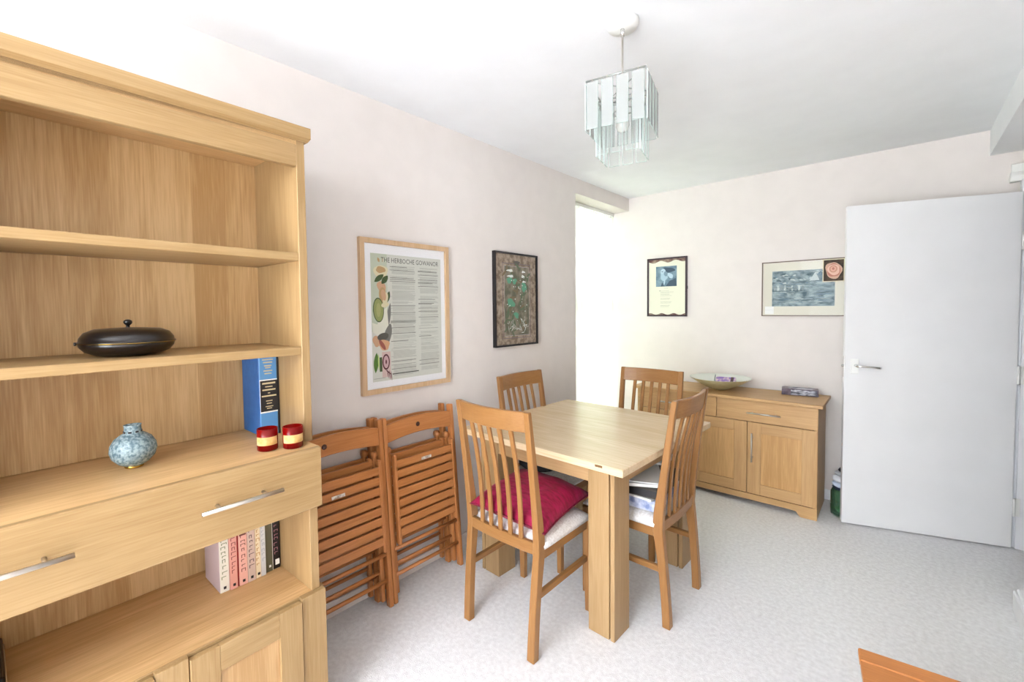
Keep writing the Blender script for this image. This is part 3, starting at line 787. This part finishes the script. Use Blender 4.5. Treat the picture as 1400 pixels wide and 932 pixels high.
t = thing('sweet_packet', 'purple and brown wrapped packet lying in the cream bowl', 'packet', SBW(-.600, .205, .7486 + .052), 0, rot=(math.radians(24), 0, .15)); t.scale = (1.25, 1.25, 1.3)
M_pk = noise_mat('packet_print', srgb(150, 120, 190), srgb(225, 200, 205), 35, .35, lo=.45, hi=.58)
MB().box((-.055, -.03, 0), (.055, .03, .026), bev=.008, seg=3).build('packet_body', M_pk, t)
MB().box((.022, -.031, .0), (.048, .031, .0268), bev=.008, seg=3).build('brown_band', mat('brown_wrapper', srgb(84, 56, 60), .4), t)

# patterned box on the sideboard
t = thing('patterned_box', 'long dark purple box with a pale landscape print near the sideboard edge', 'box', SBW(-.243, .250, .7488), math.radians(8))
M_bx = noise_mat('dark_violet_card', srgb(66, 50, 62), srgb(108, 94, 108), 20, .3)
MB().box((0, 0, 0), (.215, .10, .046), bev=.002).build('box_body', M_bx, t)
M_bp = noise_mat('landscape_print', srgb(70, 72, 84), srgb(186, 188, 200), 26, .3, stretch=(1, 1, 3), lo=.42, hi=.6)
MB().box((.055, -.0008, .006), (.205, .001, .040), M_bp, 0).build('front_print', M_bp, t)
M_bp2 = noise_mat('top_print', srgb(150, 146, 160), srgb(205, 203, 212), 18, .25, lo=.4, hi=.62)
MB().box((.04, .006, .0455), (.18, .094, .0468), M_bp2, 0).build('top_print', M_bp2, t)

# green glass jar with cloths stuffed on top, beside the door
M_gg = thin_glass('green_glass', srgb(222, 240, 226), op=.20, opcol=srgb(130, 185, 150))
t = thing('glass_jar', 'green glass jar on the floor between sideboard and open door', 'jar', (1.628, 3.585, 0), 0)
MB().lathe([(0, 0), (.058, 0), (.066, .006), (.067, .06), (.062, .068), (.067, .076), (.067, .15), (.060, .168), (.056, .172), (.053, .172), (.057, .165), (.063, .148), (.063, .078), (.058, .068), (.063, .058), (.062, .010), (0, .008)], n=44, cap=False).build('jar_body', M_gg, t)
MB().lathe([(0, .010), (.060, .010), (.060, .040), (0, .038)], n=30, cap=False).build('jar_contents', mat('green_contents', srgb(110, 175, 105), .5), t)
def cloth(z, r_, h_, m, lab, nm, dx=0, dy=0):
    s = []
    bm = bmesh.new(); n = 36; rings = []
    for (f, zz) in ((.0, 0), (.75, 0), (1, .25), (1.03, .5), (1, .78), (.8, 1), (0, 1.05)):
        if f == 0: rings.append([bm.verts.new((0, 0, zz * h_))]); continue
        rings.append([bm.verts.new((r_ * f * (1 + .05 * math.sin(3 * a + z * 40)) * math.cos(a), r_ * .85 * f * (1 + .06 * math.sin(2 * a + z * 70)) * math.sin(a), zz * h_ + .003 * math.sin(4 * a))) for a in [2 * math.pi * k / n for k in range(n)]])
    for A, B in zip(rings, rings[1:]):
        for i in range(n):
            j = (i + 1) % n
            if len(A) == 1: bm.faces.new((A[0], B[i], B[j]))
            elif len(B) == 1: bm.faces.new((A[i], A[j], B[0]))
            else: bm.faces.new((A[i], A[j], B[j], B[i]))
    bmesh.ops.recalc_face_normals(bm, faces=bm.faces)
    q = MB(); q._merge(bm, m, None, True)
    o = q.build(nm, m, None, loc=(1.628 + dx, 3.585 + dy, z)); tag(o, lab, 'cloth', 'cloths stacked on the green jar')
M_c1 = mat('white_cloth', srgb(226, 228, 232), .9); M_c2 = mat('blue_white_cloth', srgb(196, 206, 222), .9); M_c3 = mat('navy_cloth', srgb(40, 48, 66), .9)
cloth(.1725, .060, .016, M_c3, 'navy folded cloth directly on the green jar', 'folded_cloth')
cloth(.1885, .061, .030, M_c2, 'pale blue folded cloth above the navy one on the jar', 'folded_cloth')
cloth(.2195, .062, .038, M_c1, 'thick white folded cloth in the middle of the pile on the jar', 'folded_cloth', .004)
cloth(.2585, .052, .030, mat('grey_cloth', srgb(180, 180, 184), .9), 'grey folded cloth near the top of the pile on the jar', 'folded_cloth', .008)
t = thing('dark_pouch', 'small dark pouch with a loop on top of the cloths by the door', 'pouch', (1.642, 3.585, .2895), 0)
MB().lathe([(0, 0), (.038, 0), (.044, .008), (.036, .020), (0, .026)], n=24, cap=False).build('pouch_body', M_dark, t)
MB().tube([(.008, 0, .02), (.010, 0, .038), (.018, 0, .048), (.028, 0, .046), (.030, 0, .030)], .004).build('loop', M_dark, t)

# ------------------------------------------------------------------ brown side table at the bottom edge
sT = wood('teak_top', srgb(192, 124, 66), 'x', .14, rough=.35); sTz = wood('teak_leg', srgb(180, 112, 58), 'z', .14, rough=.35)
stb = thing('side_table', 'low orange brown wooden table cut off by the lower picture edge', 'table', (1.821, 1.492, 0), math.radians(7.6))
q = MB(); q.box((0, -.052, .432), (.42, 0, .45), bev=.003); q.box((0, -.55, .432), (.42, -.4985, .45), bev=.003)
q.box((.001, -.498, .431), (.419, -.0530, .4488), bev=.001); q.build('table_top', sT, stb)
MB().box((.02, -.53, .37), (.40, -.02, .431), bev=.002).build('apron', sT, stb)
for x in (.02, .36):
    for y in (-.53, -.06): MB().box((x, y, 0), (x + .04, y + .04, .37), bev=.003).build('leg', sTz, stb)

# ------------------------------------------------------------------ pendant lamp
LX, LY = 1.1415, 1.4655
lp = thing('pendant_lamp', 'square two tier glass panel pendant lamp hanging from the ceiling', 'lamp', (LX, LY, H), 0)
MB().lathe([(0, 0), (.056, 0), (.056, -.010), (.050, -.022), (.012, -.026), (0, -.026)], n=40, cap=False).build('ceiling_rose', M_plast, lp)
MB().tube([(0, 0, -.024), (0, 0, -.048)], .0075).build('rod_collar', M_chrome, lp)
ZT = 2.157 - H; ZB = 1.992 - H; ZI = 2.092 - H; ZIB = 1.908 - H
MB().tube([(0, 0, -.04), (0, 0, ZI + .02)], .0035).build('rod', M_steel, lp)
fr = MB(); a = .141; b = .101; th0 = math.radians(58); 
def corners(a, z): return [(a * math.cos(th0 + k * R90), a * math.sin(th0 + k * R90), z) for k in range(4)]
C0 = corners(a, ZT)
for k in range(4):
    fr.tube([C0[k], C0[(k + 1) % 4]], .0028, n=8)
for k in (0, 1): fr.tube([C0[k], C0[k + 2]], .0018, n=8)
C1 = corners(b, ZI)
for k in range(4): fr.tube([C1[k], C1[(k + 1) % 4]], .0026, n=8)
for k in (0, 1): fr.tube([C1[k], C1[k + 2]], .0018, n=8)
fr.build('wire_frame', mat('dull_grey_metal', srgb(160, 165, 162), .35, .6), lp)
M_fg = thin_glass('frosted_glass', (0.985, 0.995, 0.99, 1), gloss=.3, op=.5, opcol=srgb(212, 214, 212))
M_cg = thin_glass('clear_glass', (0.99, 0.998, 0.995, 1), gloss=.4, op=.03, opcol=srgb(215, 230, 226))
M_ge = mat('glass_edge', srgb(188, 203, 198), .2)
def panels(CC, zt, zb, n, gap, m, edge, name):
    for k in range(4):
        p = Vector(CC[k]); q_ = Vector(CC[(k + 1) % 4]); d = (q_ - p); Lg = d.length; d.normalize(); nrm = Vector((d.y, -d.x, 0))
        w = (Lg - gap * (n - 1) - .006) / n
        for i in range(n):
            s0 = .003 + i * (w + gap); mb = MB()
            Mx = Matrix(((d.x, nrm.x, 0, p.x), (d.y, nrm.y, 0, p.y), (0, 0, 1, 0), (0, 0, 0, 1)))
            mb.box((s0 + .001, .003, zb + .001), (s0 + w - .001, .0055, zt - .008), m, 0, M=Mx)
            e = edge
            mb.box((s0, .0027, zb), (s0 + w, .0058, zb + e), M_ge, 0, M=Mx)
            mb.box((s0, .0027, zb), (s0 + e, .0058, zt - .008), M_ge, 0, M=Mx); mb.box((s0 + w - e, .0027, zb), (s0 + w, .0058, zt - .008), M_ge, 0, M=Mx)
            g_ = mb.build(name, None, lp)
            hk = MB(); xm = s0 + w / 2
            hk.tube([(xm, -.003, zt + .003), (xm, .0045, zt + .001), (xm, .0045, zt - .014)], .0011, n=6, M=Mx); hk.build('hook', M_steel, g_)
panels(C0, ZT, ZB, 4, .012, M_fg, .0006, 'frosted_panel')
panels(C1, ZI, ZIB, 3, .011, M_cg, .0012, 'clear_panel')
MB().tube([(0, 0, ZI + .02), (0, 0, ZI - .02)], .014, n=20).build('bulb_holder', M_plast, lp)
MB().lathe([(.010, 0), (.012, -.012), (.022, -.035), (.024, -.052), (.016, -.070), (0, -.075)], n=24, cap=False).build('bulb', mat('bulb_glass', srgb(205, 205, 200), .2), lp, loc=(0, 0, ZI - .018))

# ------------------------------------------------------------------ framed pictures
class Art:
    """flat artwork on a wall: u to the right, v up, w out of the wall"""
    def __init__(s, O, U, Nn): s.O = Vector(O); s.U = Vector(U); s.N = Vector(Nn); s.mb = MB(); s.w = 0.001
    def M(s): U, N_ = s.U, s.N; return Matrix(((U.x, 0, N_.x, s.O.x), (U.y, 0, N_.y, s.O.y), (0, 1, 0, s.O.z), (0, 0, 0, 1)))
    def poly(s, pts, m, w): s.mb.poly([(p[0], p[1], w) for p in pts], m, s.M())
    def rect(s, u0, v0, u1, v1, m, w): s.poly([(u0, v0), (u1, v0), (u1, v1), (u0, v1)], m, w)
    def ell(s, u, v, a, b, m, w, rot=0, n=20, p=1.0, wob=0, seed=0):
        r = random.Random(seed); pts = []
        for k in range(n):
            t = 2 * math.pi * k / n; f = 1 + (wob * math.sin(3 * t + seed) + wob * .6 * math.sin(5 * t + 2 * seed))
            x, y = a * math.cos(t) * f, b * math.sin(t) * f
            pts.append((u + x * math.cos(rot) - y * math.sin(rot), v + x * math.sin(rot) + y * math.cos(rot)))
        s.poly(pts, m, w)
    def leaf(s, u, v, l, wd, rot, m, w):
        pts = []
        for k in range(9): t = k / 8; pts.append((l * t, wd * math.sin(math.pi * t) ** .8))
        for k in range(7, 0, -1): t = k / 8; pts.append((l * t, -wd * math.sin(math.pi * t) ** .8))
        s.poly([(u + x * math.cos(rot) - y * math.sin(rot), v + x * math.sin(rot) + y * math.cos(rot)) for x, y in pts], m, w)
def frame(t, W_, H_, fw, depth, m_v, m_h, Mx, name='frame', d0=0):
    """four mitred bars; local u,v,w via Mx"""
    mb = MB()
    def bar(a, b, c, d):
        mb.sweep([[(a[0], a[1], d0), (b[0], b[1], d0), (c[0], c[1], d0), (d[0], d[1], d0)], [(a[0], a[1], depth), (b[0], b[1], depth), (c[0], c[1], depth), (d[0], d[1], depth)]], m_v, Mx)
    o = [(0, 0), (W_, 0), (W_, H_), (0, H_)]; i = [(fw, fw), (W_ - fw, fw), (W_ - fw, H_ - fw), (fw, H_ - fw)]
    for k in range(4): bar(o[k], o[(k + 1) % 4], i[(k + 1) % 4], i[k])
    return mb.build(name, None, t)
def picture(name, lab, O, U, Nn, W_, H_, fw, depth, fm):
    t = thing(name, lab, 'picture', O, 0)
    A = Art((0, 0, 0), U, Nn); frame(t, W_, H_, fw, depth, fm, fm, A.M())
    b = MB(); b.box((fw * .5, fw * .5, .001), (W_ - fw * .5, H_ - fw * .5, depth * .45), M_black, 0, M=A.M()); b.build('backing', M_black, t)
    return t, A
PG = lambda n, c, r=.6: mat(n, srgb(*c), r)
paper = PG('poster_paper', (214, 215, 205)); ink = PG('poster_ink', (84, 86, 78)); ink2 = PG('poster_ink_grey', (158, 160, 151))
M_oakf = wood('oak_frame', srgb(208, 176, 140), 'z', .12)
M_mount = PG('white_mount', (245, 245, 246))
GLP = thin_glass('picture_glass', (0.99, 0.99, 0.99, 1), gloss=0.12)
# --- tall poster with printed columns
PW, PH = .538, .7465
t, A = picture('poster_picture', 'large oak framed food poster with printed columns and painted vegetables', (0.0, 1.0722, .9738), (0, 1, 0), (1, 0, 0), PW, PH, .024, .022, M_oakf)
w0 = .0105
A.rect(.02, .02, PW - .02, PH - .02, M_mount, w0)
A.build = None
u0, u1, v0, v1 = .060, .487, .058, .677
A.rect(u0, v0, u1, v1, paper, w0 + .0003)
text_mesh('THE HERBOCHE GOWANOR', .034, ink, A.M() @ Matrix.Translation(((.118 + .470) / 2, .648, w0 + .0008)), A.mb, sx=.80)
r = random.Random(3)
for (a, b, vt, vb) in ((.165, .318, .622, .075), (.335, .470, .622, .085)):
    v = vt
    while v > vb:
        k = r.random()
        ind = .0 if k < .2 else .012; end = b - (r.uniform(0, .06) if r.random() < .35 else r.uniform(0, .008))
        thick = .0022 if k < .12 else .0013
        if r.random() < .93: A.rect(a + ind, v, end, v + thick, ink if k < .14 else ink2, w0 + .0006)
        v -= .0042 if r.random() < .88 else .0085
A.rect(.17, .083, .33, .088, ink, w0 + .0006)
g1_, g2_, cr_, pk, gy = PG('leaf_green', (70, 92, 50)), PG('pale_green', (150, 158, 96)), PG('cream_veg', (222, 214, 178)), PG('peach_veg', (206, 164, 130)), PG('grey_fish', (122, 122, 116))
wt = PG('white_veg', (228, 228, 212)); rd = PG('beet_red', (92, 40, 48)); vg = PG('bright_green', (84, 128, 50)); bg_ = PG('soft_green_ground', (196, 204, 184)); tn = PG('tan_veg', (190, 156, 108)); pkk = PG('pink_wash', (214, 188, 182))
w = w0 + .0006
A.rect(u0, .30, .150, v1, bg_, w0 + .0005)
def pe(x, y): return (u0 + (x - 75) / 410 * (u1 - u0) if False else u0 + x, y)
A.ell(.115, .592, .040, .030, cr_, w, .1, wob=.05); A.ell(.115, .600, .026, .016, tn, w + .0002, wob=.08, seed=2)
A.leaf(.108, .635, .025, .006, 1.9, tn, w); A.leaf(.125, .635, .022, .005, 1.4, cr_, w)
A.leaf(.078, .540, .065, .013, .62, g1_, w + .0003); A.leaf(.118, .532, .055, .014, .85, g1_, w + .0003)
A.ell(.118, .515, .022, .032, pk, w + .0001, .5, wob=.06, seed=1); A.ell(.125, .475, .022, .040, tn, w + .0002, .2, wob=.05, seed=4)
A.ell(.128, .478, .013, .028, pk, w + .0004, .2)
A.leaf(.145, .44, .060, .011, 1.3, g1_, w); A.ell(.138, .46, .014, .032, cr_, w + .0003, -.2)
A.ell(.098, .405, .030, .060, g1_, w + .0004, .05); A.ell(.098, .405, .026, .055, g2_, w + .0006, .05); A.ell(.098, .405, .012, .034, PG('olive_seed', (170, 170, 110)), w + .0008)
A.ell(.135, .43, .022, .012, cr_, w + .0007, .2)
A.leaf(.165, .44, .15, .012, -1.75, gy, w + .0002)
A.poly([(.062, .345), (.09, .335), (.12, .40), (.145, .42), (.15, .36), (.155, .30), (.12, .27), (.085, .285), (.065, .30)], wt, w + .0003)
A.ell(.148, .285, .020, .050, gy, w + .0004, -.3, wob=.06, seed=3); A.ell(.120, .275, .032, .018, PG('dark_fish', (90, 88, 80)), w + .0005, .2)
A.ell(.082, .255, .018, .028, pk, w + .0004, .2, wob=.08); A.ell(.125, .235, .032, .026, PG('apricot', (216, 168, 128)), w + .0007, -.4, wob=.1, seed=5)
A.ell(.115, .235, .010, .03, PG('rose_line', (160, 90, 76)), w + .0009, .6)
A.leaf(.083, .200, .100, .013, -1.65, vg, w + .0004); A.leaf(.092, .195, .085, .004, -1.55, PG('lime_light', (190, 214, 130)), w + .0006)
A.rect(.098, .105, .112, .175, g1_, w + .0005)
A.rect(.112, .075, .160, .20, pkk, w + .0001)
A.ell(.134, .150, .021, .039, rd, w + .0006); A.ell(.134, .150, .015, .031, PG('rose_flesh', (204, 170, 172)), w + .0008); A.ell(.134, .150, .004, .011, rd, w + .0010)
A.leaf(.13, .112, .045, .003, -.7, rd, w + .0006)
for k in range(5): A.leaf(.140 + .005 * k, .115 - .003 * k, .05, .0022, -1.45, pkk if k % 2 else rd, w + .0005)
A.rect(.064, .072, .13, .0735, gy, w + .0006)
A.mb.build('poster_print', None, t)
MB().box((.02, .02, .0135), (PW - .02, PH - .02, .0145), GLP, 0, M=A.M()).build('picture_glass', GLP, t)

# --- herb picture in thin black frame
QW, QH = .429, .6023
t, A = picture('herb_picture', 'black framed botanical picture with green plants on a brown border', (0.0, 1.9797, 1.1368), (0, 1, 0), (1, 0, 0), QW, QH, .011, .024, M_black)
bdr = noise_mat('brown_bark_border', srgb(128, 112, 96), srgb(172, 156, 138), 38, .7, lo=.4, hi=.6); w = .0115
A.rect(.008, .008, QW - .008, QH - .008, bdr, w)
lnv = PG('violet_line', (112, 98, 108)); inn = noise_mat('green_grey_ground', srgb(104, 102, 86), srgb(142, 134, 118), 22, .6, lo=.4, hi=.6)
A.rect(.080, .050, .362, .535, lnv, w + .0003); A.rect(.084, .054, .358, .531, bdr, w + .0004)
A.rect(.096, .066, .346, .519, PG('pale_line', (178, 168, 168)), w + .0006); A.rect(.099, .069, .343, .516, inn, w + .0008)
A.ell(.22, .54, .03, .015, PG('dark_ornament', (96, 90, 84)), w + .0006, wob=.15)
tl, lt, sg, lv = PG('teal_leaf', (96, 158, 128)), PG('light_petal', (226, 230, 226)), PG('sage_stem', (96, 110, 84)), PG('silver_vein', (186, 186, 180))
r = random.Random(11)
for k in range(46):
    u, v = r.uniform(.115, .33), r.uniform(.085, .50); A.leaf(u, v, r.uniform(.03, .07), r.uniform(.004, .010), r.uniform(0, 6.28), sg if k % 3 else PG('moss_brown', (120, 104, 78)), w + .001 + .00003 * k)
for (u, v, a, b) in ((.145, .425, .026, .020), (.195, .42, .022, .018), (.290, .385, .026, .032), (.150, .285, .026, .026), (.18, .27, .02, .016), (.21, .20, .018, .026)):
    A.ell(u, v, a, b, tl, w + .0026, r.random(), wob=.12, seed=r.random() * 5)
for (u, v, a, b) in ((.150, .488, .030, .008), (.155, .452, .030, .008), (.285, .485, .018, .007), (.280, .455, .016, .009), (.290, .420, .018, .006)):
    A.ell(u, v, a, b, lt, w + .0028, 0, wob=.2, seed=u * 30)
for k in range(38): A.ell(r.uniform(.12, .33), r.uniform(.10, .46), .0045, .0035, lt if k % 2 else lv, w + .0030)
for k in range(22): A.leaf(r.uniform(.11, .30), r.uniform(.08, .16), r.uniform(.03, .06), .0022, r.uniform(-.6, 2.6), lt if k % 3 == 0 else lv, w + .0030)
for k in range(9): A.leaf(.12 + .024 * k, .10, r.uniform(.12, .3), .0016, 1.57 + r.uniform(-.25, .25), sg, w + .0024)
A.mb.build('botanical_print', None, t)

# --- portrait and verse on the back wall
FW_, FH_ = .350, .512
t, A = picture('portrait_picture', 'small dark framed sheet with blue grey portrait above verses on back wall', (.186, BY, 1.2985), (1, 0, 0), (0, -1, 0), FW_, FH_, .013, .020, mat('dark_plum_frame', srgb(58, 42, 50), .35))
w = .0095; cream = PG('cream_sheet', (226, 224, 204)); mar = noise_mat('marbled_brown', srgb(104, 66, 66), srgb(158, 140, 122), 30, .6)
A.rect(.008, .008, FW_ - .008, FH_ - .008, mar, w)
pts = []
n = 36
for k in range(n + 1): u = .012 + (FW_ - .024) * k / n; pts.append((u, .022 + .007 * math.sin(u * 60)))
for k in range(n, -1, -1): u = .012 + (FW_ - .024) * k / n; pts.append((u, FH_ - .034 + .009 * math.sin(u * 48 + 2)))
A.poly(pts, cream, w + .0004)
bb = noise_mat('slate_blue_wash', srgb(92, 118, 134), srgb(134, 158, 172), 22, .6)
A.rect(.078, .262, .262, .438, bb, w + .0008)
fc = PG('pale_blue_face', (178, 200, 212)); dk = PG('deep_slate', (62, 82, 98))
A.ell(.190, .405, .055, .022, dk, w + .001, -.1, wob=.08, seed=1)
A.poly([(.12, .262), (.135, .30), (.15, .268), (.165, .262)], dk, w + .0011)
A.poly([(.165, .262), (.20, .31), (.255, .33), (.262, .262)], dk, w + .0010)
A.ell(.142, .385, .022, .034, fc, w + .0014, -.1, wob=.04); A.ell(.150, .345, .032, .034, PG('pale_blue_beard', (164, 190, 204)), w + .0016, .3, wob=.07, seed=2)
A.ell(.205, .355, .030, .018, fc, w + .0013, -.7, wob=.08, seed=4); A.ell(.166, .372, .016, .022, PG('mid_blue', (118, 144, 160)), w + .0018, .3)
A.ell(.136, .392, .008, .003, dk, w + .0020); A.leaf(.152, .275, .05, .006, 1.45, fc, w + .0018)
for k, v in enumerate([.246] + [.222 - .0105 * i for i in range(14)]):
    if k in (6, 9, 12): continue
    a = .150 if k == 0 else .118; b = .185 if k == 0 else .118 + random.Random(k).uniform(.07, .12)
    A.rect(a, v, b, v + .0016, PG('grey_type', (138, 138, 128)), w + .0008)
A.rect(.108, .2225, .12, .2265, PG('dark_type', (110, 110, 106)), w + .001)
A.mb.build('portrait_print', None, t)
MB().box((FW_ - .002, .235, .004), (FW_ + .004, .26, .012), M_black, 0, M=A.M()).build('hanging_clip', M_black, t)

# --- landscape print with rose card
GW, GH = .512, .404
t, A = picture('landscape_picture', 'wide thin framed blue grey landscape print partly behind the door edge', (1.096, BY, 1.303), (1, 0, 0), (0, -1, 0), GW, GH, .007, .018, mat('bronze_frame', srgb(104, 84, 66), .35))
w = .009; A.rect(.005, .005, GW - .005, GH - .005, PG('beige_mount', (222, 217, 200)), w)
sea = noise_mat('blue_grey_landscape', srgb(72, 96, 104), srgb(160, 178, 182), 24, .6, stretch=(1, 1, 1.6), detail=8, lo=.34, hi=.66)
A.rect(.068, .072, .448, .333, sea, w + .0004)
r = random.Random(5); tc_ = [PG('ink_teal', (62, 88, 96)), PG('ink_blue', (92, 122, 138)), PG('ink_pale', (190, 202, 200)), PG('ink_grey', (128, 144, 146))]
for k in range(46):
    u = r.uniform(.08, .435); v = r.uniform(.24, .32); A.ell(u, v, r.uniform(.006, .02), r.uniform(.003, .008), tc_[k % 4], w + .0006 + k * .00001, r.uniform(-.6, .6), wob=.15, seed=k)
for k in range(9): A.ell(.085 + .022 * k, .205, .007, .020, tc_[2] if k % 2 else tc_[3], w + .0012, 0, wob=.12, seed=k)
A.rect(.07, .182, .26, .188, tc_[0], w + .0012)
for k in range(60):
    u = r.uniform(.075, .375); v = r.uniform(.08, .235); L_ = r.uniform(.02, .07); A.rect(u, v, u + L_, v + .003, tc_[k % 4], w + .0010 + k * .00001)
A.poly([(.30, .255), (.335, .315), (.36, .255)], tc_[2], w + .0013)
for k in range(8): A.rect(.34, .11 + .011 * k, .34 + r.uniform(.04, .09), .114 + .011 * k, tc_[(k + 1) % 2], w + .0013)
A.rect(.022, .014, .080, .072, M_wh, w + .0009)
A.rect(.025, .044, .075, .0455, PG('pale_type', (205, 205, 205)), w + .0012)
A.mb.build('landscape_print', None, t)
MB().box((.005, .005, .0125), (GW - .005, GH - .005, .0135), GLP, 0, M=A.M()).build('picture_glass', GLP, t)
# rose postcard tucked in the frame
t2 = thing('rose_postcard', 'small postcard of a peach rose tucked in the landscape frame corner', 'postcard', (1.096, BY - .019, 1.303), 0)
A = Art((0, 0, 0), (1, 0, 0), (0, -1, 0)); A.rect(.378, .240, .500, .396, PG('cream_card', (226, 214, 180)), 0); A.rect(.383, .245, .496, .391, noise_mat('dark_foliage', srgb(54, 42, 30), srgb(84, 66, 48), 40, .6), .0004)
ro = [(206, 164, 140), (226, 184, 162), (196, 142, 118), (222, 168, 146), (184, 120, 100)]
A.ell(.440, .318, .046, .058, PG('rose_0', ro[0]), .0006, .2, n=24, wob=.07, seed=1)
A.ell(.440, .318, .038, .046, PG('rose_4', ro[4]), .0008, 0, n=24, wob=.05, seed=3); A.ell(.440, .322, .034, .038, PG('rose_1', ro[1]), .0010, .4, wob=.05)
A.ell(.438, .328, .023, .025, PG('rose_2', ro[2]), .0012); A.ell(.438, .328, .016, .018, PG('rose_3', ro[3]), .0014); A.ell(.438, .330, .007, .009, PG('rose_4', ro[4]), .0016)
A.mb.box((.378, .240, -.001), (.500, .396, -.0002), M_wh, 0, M=A.M()); A.mb.build('card', None, t2)
